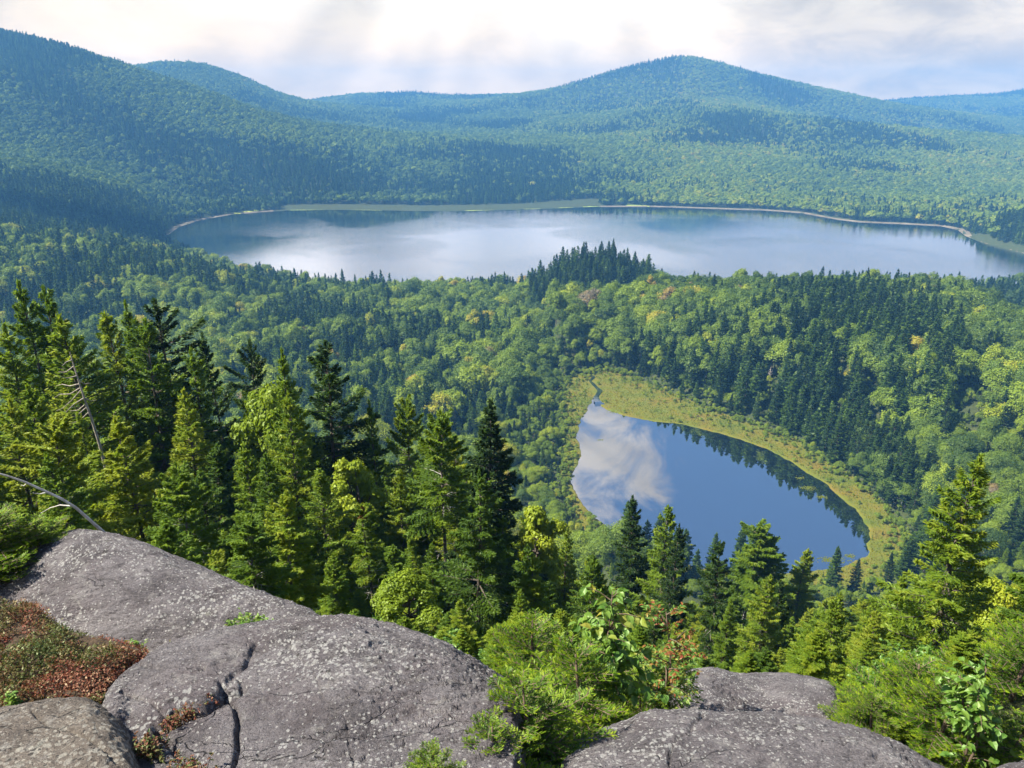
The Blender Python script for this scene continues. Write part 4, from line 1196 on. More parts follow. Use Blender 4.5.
# ------------------------------------------------------------------ the rock ledge in front
def rock_material(name, dark, mid, light, lichen):
    m, t = new_mat(name)
    g = t.add('ShaderNodeTexCoord'); v = g.outputs['Object']
    st = t.add('ShaderNodeMapping'); t.put(st.inputs[0], v)
    st.inputs['Rotation'].default_value = (0, 0, math.radians(35)); st.inputs['Scale'].default_value = (1.0, 3.2, 2.0)
    sv = st.outputs[0]
    a = t.noise(v, 3.2, 7, 0.62, 0.4)
    col = t.ramp(a, [(0.28, dark), (0.48, mid), (0.70, light)])
    grain = t.noise(v, 120, 3, 0.7)
    col = t.mix(t.maprange(grain, 0.40, 0.60, 0.0, 0.6), col, t.mix(0.55, col, (0.03, 0.027, 0.03)))
    fleck = t.noise(sv, 42, 4, 0.75, 0.3)
    col = t.mix(t.maprange(fleck, 0.56, 0.68, 0.0, 0.7), col, light)
    col = t.mix(t.maprange(fleck, 0.44, 0.34, 0.0, 0.7), col, t.mix(0.5, dark, (0.02, 0.018, 0.02)))
    streak = t.noise(sv, 9, 6, 0.65, 0.5)
    col = t.mix(t.maprange(streak, 0.54, 0.66, 0.0, 0.75), col, dark)
    blot = t.noise(v, 1.3, 5, 0.6)
    col = t.mix(t.maprange(blot, 0.50, 0.68, 0.0, 0.5), col, (0.13, 0.10, 0.112))
    # hairline fractures and broad grey lichen patches
    fv_ = t.add('ShaderNodeTexVoronoi', feature='DISTANCE_TO_EDGE'); fv_.inputs['Scale'].default_value = 1.5
    t.put(fv_.inputs['Vector'], t.vmath('ADD', sv, t.vmath('SCALE', t.add_noise_vec(v, 3.0), scale=0.45)))
    crack = t.math('MULTIPLY', t.maprange(fv_.outputs['Distance'], 0.007, 0.0, 0.0, 1.0), t.maprange(t.noise(v, 1.1, 2), 0.46, 0.56, 0.0, 1.0))
    col = t.mix(t.maprange(t.noise(v, 7.0, 8, 0.72, 0.8), 0.54, 0.64, 0.0, 0.5), col, (0.38, 0.37, 0.36))
    col = t.mix(t.maprange(t.noise(v, 5.0, 8, 0.74, 1.0), 0.60, 0.68, 0.0, 0.65), col, (0.055, 0.05, 0.052))
    col = t.mix(t.math('MULTIPLY', crack, 0.85), col, (0.03, 0.027, 0.027))
    # pale crustose lichen: round spots of several sizes, thick in places
    dens = t.noise(v, 1.8, 4, 0.6)
    def spots(scale, size, lo, hi, colr, amt):
        nonlocal col
        vo = t.add('ShaderNodeTexVoronoi'); vo.inputs['Scale'].default_value = scale
        w = t.vmath('ADD', v, t.vmath('SCALE', t.add_noise_vec(v, scale * 2.5), scale=0.35 / scale))
        t.put(vo.inputs['Vector'], w)
        sp = t.add('ShaderNodeSeparateColor'); t.put(sp.inputs[0], vo.outputs['Color'])
        rad = t.math('MULTIPLY', sp.outputs[0], t.maprange(dens, lo, hi, 0.0, size))
        k = t.maprange(t.math('SUBTRACT', rad, vo.outputs['Distance']), 0.0, 0.10, 0.0, amt)
        col = t.mix(k, col, colr)
    spots(24, 0.50, 0.36, 0.62, lichen, 0.75)
    spots(50, 0.66, 0.22, 0.58, lichen, 0.75)
    spots(11, 0.36, 0.46, 0.70, (0.26, 0.26, 0.235), 0.8)
    spots(34, 0.40, 0.42, 0.60, (0.035, 0.033, 0.034), 0.8)
    p = t.add('ShaderNodeBsdfPrincipled'); t.put(p.inputs['Base Color'], col)
    p.inputs['Roughness'].default_value = 0.82; p.inputs['Specular IOR Level'].default_value = 0.3
    hgt = t.math('ADD', t.math('ADD', t.math('MULTIPLY', streak, -0.8), t.math('MULTIPLY', crack, -1.6)), t.math('ADD', t.math('MULTIPLY', t.noise(v, 45, 6, 0.75), 1.3), t.math('MULTIPLY', t.noise(sv, 16, 5, 0.7), 1.4)))
    b = t.add('ShaderNodeBump'); b.inputs['Strength'].default_value = 1.0; b.inputs['Distance'].default_value = 0.045
    t.put(b.inputs['Height'], hgt); t.put(p.inputs['Normal'], b.outputs[0])
    o = t.add('ShaderNodeOutputMaterial'); t.put(o.inputs[0], p.outputs[0])
    return m
def _nv(s, vec, scale):
    nd = s.add('ShaderNodeTexNoise'); s.put(nd.inputs['Vector'], vec)
    nd.inputs['Scale'].default_value = scale; nd.inputs['Detail'].default_value = 2
    return s.vmath('SUBTRACT', nd.outputs['Color'], (0.5, 0.5, 0.5))
NT.add_noise_vec = _nv
M['granite'] = rock_material('weathered granite', (0.080, 0.072, 0.081), (0.205, 0.189, 0.208), (0.330, 0.311, 0.332), (0.52, 0.52, 0.52))
M['tan_granite'] = rock_material('tan granite', (0.10, 0.085, 0.078), (0.22, 0.187, 0.162), (0.31, 0.27, 0.235), (0.43, 0.41, 0.37))

def seg_dist(px, py, line):
    d = np.full(px.shape, 1e9)
    for (ax, ay), (bx_, by_) in zip(line[:-1], line[1:]):
        ex, ey = bx_ - ax, by_ - ay
        t = np.clip(((px - ax) * ex + (py - ay) * ey) / (ex * ex + ey * ey), 0, 1)
        d = np.minimum(d, np.hypot(px - ax - t * ex, py - ay - t * ey))
    return d

def rock(label, cols, yc, yf, mat, seed, cracks=(), nx=300, ns=240, smax=1.75, amp=1.0, bottom=1.2, group='rounded granite outcrops of the ledge'):
    a = np.array(cols, float)
    px = np.linspace(a[0, 0], a[-1, 0], nx)
    ker = np.ones(9) / 9
    sm = lambda q: np.convolve(np.pad(q, 4, mode='edge'), ker, 'valid')
    cr = sm(np.interp(px, a[:, 0], a[:, 1])); fr = sm(np.interp(px, a[:, 0], a[:, 2]))
    Yc = np.interp(px, *np.array(yc, float).T); Yf = np.interp(px, *np.array(yf, float).T)
    s = np.concatenate([np.linspace(0, 1, int(ns * 0.72)), np.linspace(1, smax, ns - int(ns * 0.72) + 1)[1:]])[:, None]
    py = fr + (cr - fr) * np.sin(s * math.pi / 2)
    Y = Yf + (Yc - Yf) * s
    pxx = np.broadcast_to(px, py.shape)
    V = P(pxx, py, Y)
    # weathered surface
    n = np.cross(np.gradient(V, axis=1), np.gradient(V, axis=0)); n = norm(n); n = np.where(n[..., 2:] < 0, -n, n)
    p = V.copy()
    c, q = math.cos(0.6), math.sin(0.6)
    an = np.stack([(p[..., 0] * c + p[..., 1] * q) * 1.0, (-p[..., 0] * q + p[..., 1] * c) * 3.2, p[..., 2] * 2.2], -1)
    d = 0.045 * fbm(p * 1.7, 3, 0.5, seed) + 0.016 * fbm(an * 3.4, 4, 0.55, seed + 9)
    rid = 1 - np.abs(fbm(an * 5.5, 4, 0.55, seed + 5)); d -= 0.016 * np.clip((rid - 0.90) / 0.10, 0, 1) * np.clip(0.5 + 2 * fbm(p * 2.2, 2, 0.5, seed + 31), 0, 1)
    d += 0.022 * fbm(an * 11, 5, 0.68, seed + 2)
    for line, wdt, dep_ in cracks:
        line = np.array(line, float)
        wob = 5 * fbm(xyz(pxx / 22, py / 22, seed), 3, 0.5, 77)
        dd_ = seg_dist(pxx + wob, py + wob, line)
        d -= np.where(s <= 1.0, dep_ * np.exp(-(dd_ / wdt) ** 2), 0)
    fade = np.clip(np.minimum(np.arange(nx), nx - 1 - np.arange(nx)) / 6, 0, 1)[None]
    V = V + n * (d * amp)[..., None] * fade[..., None]
    V[:, 0, 2] -= 0.25; V[:, -1, 2] -= 0.25
    org = V.reshape(-1, 3).mean(0); org[2] = V[..., 2].min() - bottom
    mb = MB(); ny = len(s)
    mb.add(V - org, grid_faces(ny, nx))
    # skirt and underside close the block
    rim = np.concatenate([np.arange(nx), np.arange(1, ny) * nx + nx - 1, (ny - 1) * nx + np.arange(nx - 2, -1, -1), np.arange(ny - 2, 0, -1) * nx])
    RV_ = V.reshape(-1, 3)[rim] - org
    lo = RV_.copy(); lo[:, 2] = 0
    k = len(rim); base = mb.n
    mb.add(np.vstack([RV_ * [1, 1, 1], lo, [[0, 0, 0]]]), np.zeros((0, 4), int))
    j = np.arange(k); j2 = (j + 1) % k
    mb.f.append(np.stack([rim[j], base + k + j, base + k + j2, rim[j2]], -1)); mb.m.append(np.zeros(k, int))
    mb.f.append(np.stack([base + k + j, np.full(k, base + 2 * k), base + k + j2], -1)); mb.m.append(np.zeros(k, int))
    o = link('boulder', mb.mesh('boulder', [mat], True), None, org)
    return tag(o, label, 'rock', group), V, px, py

rockL, VL, _, _ = rock('big grey dome of rock on the left with the bleached branch behind its top',
    [(-260, 640, 740), (-120, 596, 720), (0, 566, 690), (30, 548, 690), (60, 533, 690), (85, 528, 690), (120, 536, 690), (160, 549, 690), (210, 570, 690), (260, 592, 680), (310, 610, 672), (350, 627, 668), (400, 650, 690), (470, 700, 740)],
    [(-260, 5.0), (60, 5.4), (200, 5.0), (330, 4.5), (470, 4.3)], [(-260, 3.8), (100, 3.9), (330, 3.9), (470, 3.6)], M['granite'], 1, amp=0.8)
rockM, VM, _, _ = rock('broad middle dome of lichen-spotted rock split by a crack with red plants',
    [(92, 745, 800), (105, 692, 830), (116, 678, 850), (130, 667, 870), (165, 646, 890), (215, 631, 900), (260, 622, 900), (310, 617, 900), (350, 617, 900), (400, 628, 900), (450, 648, 900), (490, 670, 900), (508, 684, 900), (518, 698, 900), (523, 730, 900), (530, 800, 900)],
    [(92, 2.9), (130, 3.35), (260, 3.75), (400, 3.7), (500, 3.3), (530, 3.0)], [(92, 2.05), (130, 1.9), (330, 1.55), (545, 1.5)], M['granite'], 2,
    cracks=[([(240, 682), (226, 692), (205, 702), (185, 714), (165, 724), (150, 745)], 5.5, 0.075), ([(222, 682), (232, 700), (240, 722), (236, 745), (232, 775)], 2.4, 0.05),
            ([(135, 660), (160, 668), (180, 662), (205, 666)], 2.2, 0.03), ([(285, 640), (312, 668), (322, 695), (345, 715), (349, 740), (362, 775)], 1.2, 0.012), ([(120, 690), (150, 700), (165, 715)], 2.0, 0.03), ([(255, 640), (235, 668), (225, 685)], 2.2, 0.03),
            ([(155, 725), (175, 750), (200, 775)], 4.0, 0.05)], nx=380, ns=300, amp=0.85)
rockS, VS, _, _ = rock('flat tan slab of rock in the bottom left corner',
    [(-200, 740, 860), (-60, 712, 860), (0, 707, 860), (50, 698, 860), (88, 700, 860), (110, 712, 860), (128, 728, 860), (138, 742, 860), (146, 775, 860), (152, 800, 860)],
    [(-200, 2.75), (60, 2.9), (152, 2.6)], [(-200, 1.75), (152, 1.75)], M['tan_granite'], 3,
    cracks=[([(30, 708), (45, 720), (70, 725), (95, 737), (110, 748), (122, 760)], 2.0, 0.03), ([(70, 765), (95, 757), (110, 755)], 1.8, 0.02), ([(68, 726), (80, 733), (92, 731)], 1.6, 0.02)], nx=260, ns=200, amp=0.6)
rockR, VR, _, _ = rock('smooth rounded boulder at the bottom right of centre',
    [(538, 800, 880), (552, 772, 900), (566, 756, 910), (582, 744, 915), (610, 729, 920), (650, 716, 920), (700, 709, 920), (760, 711, 920), (800, 717, 920), (850, 729, 920), (900, 746, 920), (950, 768, 920), (1000, 800, 920), (1040, 850, 920)],
    [(538, 2.7), (620, 3.1), (760, 3.2), (950, 3.0), (1040, 2.8)], [(538, 1.6), (1040, 1.6)], M['granite'], 4,
    cracks=[([(700, 712), (690, 730), (672, 750), (660, 775)], 2.0, 0.025), ([(690, 730), (720, 728), (760, 740)], 1.6, 0.015)], nx=320, ns=220, amp=0.8)
rockF, VF, _, _ = rock('low ledge of mauve-grey rock behind the bottom right boulder',
    [(640, 720, 790), (668, 690, 780), (690, 670, 775), (710, 668, 770), (735, 673, 770), (760, 672, 770), (785, 671, 770), (812, 677, 770), (832, 684, 770), (842, 694, 770), (850, 715, 770), (866, 745, 780)],
    [(640, 5.2), (760, 5.7), (866, 5.0)], [(640, 3.9), (866, 3.8)], M['granite'], 5, nx=240, ns=160, amp=0.7)
rockC, VC, _, _ = rock('sliver of rock in the bottom right corner',
    [(960, 800, 860), (985, 772, 860), (1005, 763, 860), (1030, 758, 860), (1070, 770, 860), (1110, 800, 860)],
    [(960, 3.0), (1110, 3.0)], [(960, 2.2), (1110, 2.2)], M['granite'], 6, nx=120, ns=100, amp=0.6)

# ------------------------------------------------------------------ plants and dead wood on the ledge
FIR = [(0.0, (0.026, 0.062, 0.008)), (0.35, (0.072, 0.150, 0.010)), (0.7, (0.165, 0.255, 0.012)), (1.0, (0.29, 0.34, 0.018))]
M['fir_needles'] = leaf_material('fir needles', FIR, 0.40, 0.03, own_tint=False)
M['birch_leaves'] = leaf_material('birch leaves', [(0.0, (0.045, 0.115, 0.020)), (0.5, (0.085, 0.19, 0.024)), (0.85, (0.15, 0.25, 0.035)), (1.0, (0.30, 0.27, 0.04))], 0.40, 0.07, own_tint=False)
M['ash_leaves'] = leaf_material('reddening leaves', [(0.0, (0.07, 0.16, 0.025)), (0.5, (0.14, 0.22, 0.03)), (0.7, (0.25, 0.24, 0.04)), (0.88, (0.27, 0.09, 0.03)), (1.0, (0.22, 0.04, 0.022))], 0.40, 0.06, own_tint=False)
M['heath_leaves'] = leaf_material('heath leaves', [(0.0, (0.035, 0.06, 0.015)), (0.25, (0.085, 0.10, 0.025)), (0.45, (0.12, 0.085, 0.035)), (0.65, (0.165, 0.060, 0.038)), (0.85, (0.20, 0.045, 0.040)), (1.0, (0.24, 0.10, 0.07))], 0.30, 0.05, own_tint=False)
M['twig'] = plain_material('twig', lambda t, v: t.ramp(t.noise(v, 40, 3), [(0.3, (0.07, 0.05, 0.035)), (0.7, (0.16, 0.12, 0.09))]))
M['soil'] = plain_material('peaty soil', lambda t, v: t.ramp(t.noise(v, 25, 5), [(0.3, (0.025, 0.018, 0.013)), (0.7, (0.085, 0.060, 0.040))]), 1.0, (lambda t, v: t.noise(v, 60, 4), 0.8, 0.02))

def fir_sapling(seed, h=0.55, R=0.34, bare=0.05, dens=1.0):
    """young balsam fir with single needles on flat fans of twigs"""
    rg = np.random.default_rng(seed)
    st, cr = MB(), MB()
    zz = np.linspace(-0.15, h, 7)
    stem = np.c_[0.02 * np.sin(zz * 5 + seed), 0.02 * np.cos(zz * 4 + seed), zz]
    tube(st, stem, np.interp(zz, [0, h], [0.013, 0.003]), 6)
    A, B, Wt = [], [], []          # twig segments
    z = bare * h
    while z < h * 0.98:
        t = z / h
        nb = rg.integers(4, 7); a0 = rg.uniform(0, 6.28)
        for k in range(nb):
            az = a0 + k * 6.28 / nb + rg.uniform(-0.35, 0.35)
            L = R * ((1 - t) ** 0.75) * rg.uniform(0.65, 1.15) + 0.03
            el = -0.02 + 0.75 * t ** 1.3 + rg.normal(0, 0.12)
            d = np.array([math.cos(az) * math.cos(el), math.sin(az) * math.cos(el), math.sin(el)])
            sd = np.array([-math.sin(az), math.cos(az), 0.0])
            b0 = np.array([0, 0, z]); 
            pts = [b0 + d * L * q + np.array([0, 0, 0.10 * L * q * q - 0.05 * L * q]) for q in np.linspace(0.12, 1, 5)]
            for q0, q1 in zip(pts[:-1], pts[1:]):
                A.append(q0); B.append(q1)
            s = 0.22
            while s < 0.97:
                for sg in (-1, 1):
                    if rg.random() < 0.93:
                        l = 0.5 * L * (1.02 - s) * rg.uniform(0.7, 1.1) + 0.015
                        q0 = b0 + d * L * s + np.array([0, 0, 0.10 * L * s * s - 0.05 * L * s])
                        q1 = q0 + (d * 0.72 + sd * sg * 0.70 + np.array([0, 0, rg.normal(0.02, 0.10)])) * l
                        A.append(q0); B.append(q1)
                        if l > 0.09:
                            for f_ in (0.45, 0.75):
                                for s2 in (-1, 1):
                                    m0 = q0 + (q1 - q0) * f_
                                    A.append(m0); B.append(m0 + (d * 0.9 * (1 if s2 * sg < 0 else 0.3) + sd * sg * 0.6 * (1 if s2 * sg > 0 else 0.2) + np.array([0, 0, rg.normal(0, 0.08)])) * l * 0.38)
                s += 0.032 / L * rg.uniform(0.85, 1.2)
        z += rg.uniform(0.045, 0.075)
    A.append(stem[-2]); B.append(stem[-1] + [0, 0, 0.03])
    A, B = np.array(A), np.array(B)
    ln = np.linalg.norm(B - A, axis=1)
    sticks(cr, A, (A + B) / 2, B, 0.0016 + 0.006 * ln, 1)
    cnt = np.maximum((ln / 0.0026 * dens).astype(int), 4)
    k = np.repeat(np.arange(len(A)), cnt)
    s = rg.uniform(0.02, 1.02, len(k))
    t = norm(B - A)[k]
    side = norm(np.cross(t, [0.02, 0.03, 1.0])); up = np.cross(side, t)
    sg = np.where(rg.random(len(k)) < 0.5, -1.0, 1.0)
    d = side * (sg * rg.uniform(0.6, 1.0, len(k)))[:, None] + t * rg.uniform(0.4, 0.8, len(k))[:, None] + up * rg.uniform(0.0, 0.4, len(k))[:, None]
    NL = 0.019 * rg.uniform(0.75, 1.2, len(k))
    c = A[k] + (B - A)[k] * s[:, None] + norm(d) * (NL * 0.5)[:, None]
    br = rg.uniform(0, 1, len(A))
    hgt = c[:, 2] / h
    rn = np.clip(0.20 + (br[k] - 0.5) * 0.40 + 0.42 * (s > 0.55) + rg.normal(0, 0.1, len(k)), 0, 1)
    leaf_quads(cr, c, d, up + rg.normal(0, 0.3, c.shape), NL, 0.0036, 0, rn, 0.5)
    return st.mesh('fir_stem', [M['twig']], True), cr.mesh('fir_boughs', [M['fir_needles'], M['twig']])

def leafy_sapling(seed, h, spread, n_branch, leaf, mats, colour=lambda z, r: r, hang=0.5, per=7, compound=False, stems=1):
    """stems with side twigs carrying single folded leaves"""
    rg = np.random.default_rng(seed)
    st, cr = MB(), MB()
    C_, D_, N_, L_, R_ = [], [], [], [], []
    for sidx in range(stems):
        lean = rg.normal(0, 0.12, 2) * (1 if stems > 1 else 0.4)
        zz = np.linspace(-0.12, h * (1 if sidx == 0 else rg.uniform(0.6, 0.9)), 9)
        stem = np.c_[lean[0] * zz + 0.02 * np.sin(zz * 9 + seed), lean[1] * zz + 0.02 * np.cos(zz * 7 + seed), zz]
        tube(st, stem, np.interp(zz, [0, h], [0.0095, 0.0022]), 6)
        for b in range(n_branch):
            f_ = rg.uniform(0.22, 0.98)
            z = zz[-1] * f_
            p0 = np.array([np.interp(z, zz, stem[:, 0]), np.interp(z, zz, stem[:, 1]), z])
            az = rg.uniform(0, 6.28); el = rg.uniform(0.1, 0.9)
            L = spread * rg.uniform(0.35, 1.0) * (1.05 - 0.6 * f_)
            d = np.array([math.cos(az) * math.cos(el), math.sin(az) * math.cos(el), math.sin(el)])
            p2 = p0 + d * L + [0, 0, -0.15 * L]; p1 = p0 + d * L * 0.5
            sticks(cr, p0[None], p1[None], p2[None], 0.004, 1)
            for s in np.linspace(0.25, 1.05, per):
                q = p0 + (p1 - p0) * 2 * s if s < 0.5 else p1 + (p2 - p1) * (s - 0.5) * 2
                sd = np.cross(d, [0, 0, 1.0]) * rg.choice([-1, 1])
                if compound:
                    ax_ = d * 0.5 + sd * 0.9 + np.array([0, 0, -0.1])
                    for w in np.linspace(0.2, 1.0, 5):
                        for sg in (-1, 1):
                            C_.append(q + ax_ * leaf * 2.2 * w); D_.append(ax_ * 0.7 + np.cross(ax_, [0, 0, 1.0]) * sg + np.array([0, 0, rg.normal(-0.2, 0.2)])); N_.append(np.array([0, 0, 1.0]) + rg.normal(0, 0.35, 3)); L_.append(leaf * rg.uniform(0.7, 1.15)); R_.append(colour(q[2] / h, rg.random()))
                else:
                    C_.append(q + rg.normal(0, 0.006, 3)); D_.append(d * 0.5 + sd * rg.uniform(0.2, 1) + np.array([0, 0, -hang + rg.normal(0, 0.35)])); N_.append(np.array([0, 0, 1.0]) + rg.normal(0, 0.5, 3)); L_.append(leaf * rg.uniform(0.6, 1.2)); R_.append(colour(q[2] / h, rg.random()))
    L_ = np.array(L_)
    folded_leaves(cr, np.array(C_), np.array(D_), np.array(N_), L_, L_ * (0.42 if compound else 0.78), 0, np.array(R_))
    return st.mesh('sapling_stem', [M['twig']], True), cr.mesh('sapling_leaves', [mats, M['twig']])

def plant(name, meshes, loc, rz, sc, label, cat, group=None, names=('stem', 'foliage')):
    root = bpy.data.objects.new(name, None); C.objects.link(root)
    root.location = loc; root.rotation_euler = (0, 0, rz); root.scale = (sc,) * 3 if np.isscalar(sc) else sc
    root.empty_display_size = 0.2
    for nm, me in zip(names, meshes):
        link(nm, me, root)
    return tag(root, label, cat, group)

FIRS = [fir_sapling(900 + k, 0.55, [0.32, 0.38, 0.35][k], [0.05, 0.03, 0.08][k], 1.5) for k in range(3)]
def fir_at(px, py, Y, hpx, mod, rz, label, group='young firs among the boulders', wide=1.0):
    b = P(px, py, Y); tpt = P(px, py - hpx, Y)
    s = (tpt[2] - b[2]) / 0.55
    plant('fir_sapling', FIRS[mod], b, rz, (s * wide, s * wide, s), label, 'sapling', group, ('stem', 'boughs'))
fir_at(575, 760, 3.5, 110, 0, 0.3, 'young fir with long boughs in the gap between the two front boulders', wide=1.25)
fir_at(520, 800, 2.75, 118, 1, 1.9, 'young fir at the foot of the middle rock dome, its tips over the rock', wide=1.2)
fir_at(490, 815, 2.4, 90, 2, 4.0, 'bright fir boughs at the bottom edge between the two front boulders', wide=1.2)
fir_at(432, 815, 2.1, 66, 0, 2.2, 'small dark fir tip at the bottom edge against the middle rock dome', wide=1.0)
fir_at(535, 712, 4.6, 90, 2, 0.9, 'young fir behind the right end of the middle rock dome', wide=1.3)
fir_at(590, 715, 5.2, 70, 1, 3.0, 'small fir behind the leafy birch sapling', wide=1.4)
fir_at(640, 735, 4.2, 60, 0, 5.0, 'low fir under the reddening sapling', wide=1.3)
fir_at(866, 738, 4.3, 40, 1, 0.5, 'low fir boughs lapping over the right end of the far ledge', wide=1.6)
fir_at(902, 742, 4.6, 80, 2, 2.5, 'young fir right of the far ledge above the right boulder', wide=1.4)
fir_at(930, 765, 4.2, 85, 0, 1.1, 'young fir left of the leafy sapling in the bottom right corner', wide=1.3)
fir_at(1005, 790, 4.0, 70, 2, 4.4, 'low fir at the bottom right corner beside the leafy sapling', wide=1.5)
fir_at(1010, 720, 5.6, 90, 1, 3.3, 'young fir cut by the right edge behind the leafy sapling', wide=1.3)
fir_at(10, 590, 5.0, 78, 2, 0.4, 'stunted fir at the left edge on the shoulder of the left dome', 'stunted firs on the left dome', 1.6)
fir_at(42, 572, 5.15, 52, 0, 2.4, 'stunted fir beside the bleached branch on the left dome', 'stunted firs on the left dome', 1.5)
fir_at(-30, 605, 4.9, 95, 1, 2.4, 'stunted fir cut by the left edge on the left dome', 'stunted firs on the left dome', 1.4)

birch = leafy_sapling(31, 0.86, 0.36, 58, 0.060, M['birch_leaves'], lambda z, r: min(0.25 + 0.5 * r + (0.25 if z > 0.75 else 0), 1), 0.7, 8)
b = P(608, 722, 3.75); tpt = P(608, 585, 3.75)
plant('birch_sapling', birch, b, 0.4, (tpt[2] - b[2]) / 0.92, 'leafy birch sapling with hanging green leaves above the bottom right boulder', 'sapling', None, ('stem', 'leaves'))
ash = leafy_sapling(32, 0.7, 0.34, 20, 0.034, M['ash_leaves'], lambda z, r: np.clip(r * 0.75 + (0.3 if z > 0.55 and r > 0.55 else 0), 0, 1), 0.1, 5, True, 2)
b = P(668, 712, 4.3); tpt = P(668, 612, 4.3)
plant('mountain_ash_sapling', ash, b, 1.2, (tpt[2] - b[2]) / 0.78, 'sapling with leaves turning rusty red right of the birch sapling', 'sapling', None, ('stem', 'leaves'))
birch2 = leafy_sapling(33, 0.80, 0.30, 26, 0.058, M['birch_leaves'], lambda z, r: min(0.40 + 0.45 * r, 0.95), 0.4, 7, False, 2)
b = P(962, 785, 3.9); tpt = P(962, 668, 3.9)
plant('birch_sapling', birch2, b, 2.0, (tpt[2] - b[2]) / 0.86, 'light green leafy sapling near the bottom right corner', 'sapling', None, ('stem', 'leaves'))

def herb(px, py, Y, wpx, hpx, seed, mats, label, n=260, leaf=0.03, colour=None, cat='plant', name='ground_plant'):
    """low clump of many small leaves on short shoots"""
    rg = np.random.default_rng(seed)
    b = P(px, py, Y); wd = wpx / F * Y * 1.05; ht = hpx / F * Y * 1.15
    st, cr = MB(), MB()
    k = max(n // 12, 8)
    pos = np.c_[rg.normal(0, wd * 0.24, k), rg.normal(0, wd * 0.16, k), np.full(k, -0.05)]
    tip = pos + np.c_[rg.normal(0, wd * 0.10, (k, 2)), ht * rg.uniform(0.5, 1.05, k) + 0.05]
    sticks(cr, pos, (pos + tip) / 2, tip, 0.0022, 1)
    i_ = rg.integers(0, k, n); s = rg.uniform(0.3, 1.0, n)[:, None]
    c = pos[i_] * (1 - s) + tip[i_] * s
    d = rg.normal(0, 1, (n, 3)); d[:, 2] = np.abs(d[:, 2]) * 0.5
    folded_leaves(cr, c, d, np.array([0, 0, 1.0]) + rg.normal(0, 0.4, (n, 3)), leaf * rg.uniform(0.6, 1.2, n), leaf * 0.55, 0, rg.uniform(0.3, 1, n) if colour is None else colour(rg, n))
    o = link(name, cr.mesh(name, [mats, M['twig']]), None, b)
    return tag(o, label, cat, 'low plants rooted in the rock cracks')
herb(250, 626, 4.05, 50, 12, 41, M['birch_leaves'], 'bright green low plant in the notch between the left and middle domes', 520, 0.026, lambda rg, n: rg.uniform(0.5, 0.95, n))
herb(172, 650, 3.75, 26, 8, 61, M['heath_leaves'], 'dark leaf tuft added as the shaded gap between the left dome and the middle dome', 240, 0.014, lambda rg, n: rg.uniform(0.0, 0.5, n))  # dark leaves added to stand in for the shadow gap along the seam
herb(135, 658, 3.6, 30, 22, 42, M['birch_leaves'], 'yellow-green bush at the right end of the red heath patch', 420, 0.024, lambda rg, n: rg.uniform(0.55, 1.0, n))
herb(14, 704, 3.0, 20, 16, 43, M['birch_leaves'], 'pale green sprig at the front of the red heath patch', 160, 0.024, lambda rg, n: rg.uniform(0.5, 0.9, n))
herb(105, 706, 2.95, 26, 20, 44, M['heath_leaves'], 'orange-green tuft between the slab and the middle dome', 300, 0.016, lambda rg, n: rg.uniform(0.05, 0.7, n))
herb(152, 756, 2.45, 42, 24, 45, M['heath_leaves'], 'green and red clump at the lower end of the crack', 560, 0.018, lambda rg, n: rg.uniform(0.0, 0.8, n))
for q, (a_, b_, c_, s_) in enumerate([(208, 700, 2.78, 24), (188, 711, 2.68, 26), (170, 722, 2.6, 26)]):
    herb(a_, b_ + 4, c_, s_, 11, 46 + q, M['heath_leaves'], ['red heath tuft at the upper end of the crack in the middle dome', 'red heath tuft halfway along the crack in the middle dome', 'red heath tuft low in the crack of the middle dome'][q], 280, 0.014, lambda rg, n: rg.uniform(0.25, 0.95, n))
herb(190, 772, 2.3, 50, 14, 52, M['heath_leaves'], 'olive and red tuft at the bottom edge below the crack', 420, 0.016, lambda rg, n: rg.uniform(0.0, 0.8, n))

# heath patch on the left: nobody could count its shoots
rg = np.random.default_rng(77)
HE = np.array([(-140, 596), (0, 601), (38, 604), (58, 624), (90, 636), (118, 639), (148, 650), (140, 664), (118, 684), (92, 699), (60, 702), (0, 716), (-140, 745)], float)
n = 60000
qx = rg.uniform(-140, 150, n); qy = rg.uniform(594, 746, n)
wob = 6 * fbm(xyz(qx / 18, qy / 18), 3, 0.6, 4)
ok = inside_dist(qx + wob, qy + wob, HE) < 0
qx, qy = qx[ok], qy[ok]
def heath_Y(qy):
    return np.interp(qy, [590, 640, 710, 760], [4.12, 3.62, 2.98, 2.75])
hb = P(qx, qy, heath_Y(qy))
mound = np.clip(0.22 * fbm(hb * 6, 3, 0.55, 9) + 0.04, -0.05, 0.14)
edge = np.clip(-inside_dist(qx, qy, HE) / 20, 0.1, 1)
mb = MB()
gx_, gy_ = np.meshgrid(np.linspace(-150, 146, 60), np.linspace(598, 740, 50))
gV = P(gx_, gy_, heath_Y(gy_)); gd = inside_dist(gx_, gy_, HE)
gV[..., 2] += 0.02 - 0.30 * np.clip((gd + 4) / 12, 0, 2)
mb.add(gV, grid_faces(50, 60), 1)
hh = rg.uniform(0.0, 1, len(qx)) ** 0.7 * np.maximum(0.05 + mound, 0.008) * edge
c = hb + np.c_[rg.normal(0, 0.01, (len(qx), 2)), hh]
zone_ = fbm(hb * 3.5, 3, 0.55, 15)
rn = np.clip(0.47 + 0.85 * zone_ + 0.35 * fbm(hb * 14, 2, 0.5, 19) + rg.normal(0, 0.13, len(qx)) - np.interp(qx, [-20, 30, 80], [0.14, 0.06, 0.0]), 0, 1)
d = rg.normal(0, 1, c.shape); d[:, 2] = np.abs(d[:, 2])
leaf_quads(mb, c, d, rg.normal(0, 0.6, c.shape) + [0, 0, 1], rg.uniform(0.010, 0.022, len(qx)), rg.uniform(0.006, 0.011, len(qx)), 0, rn)
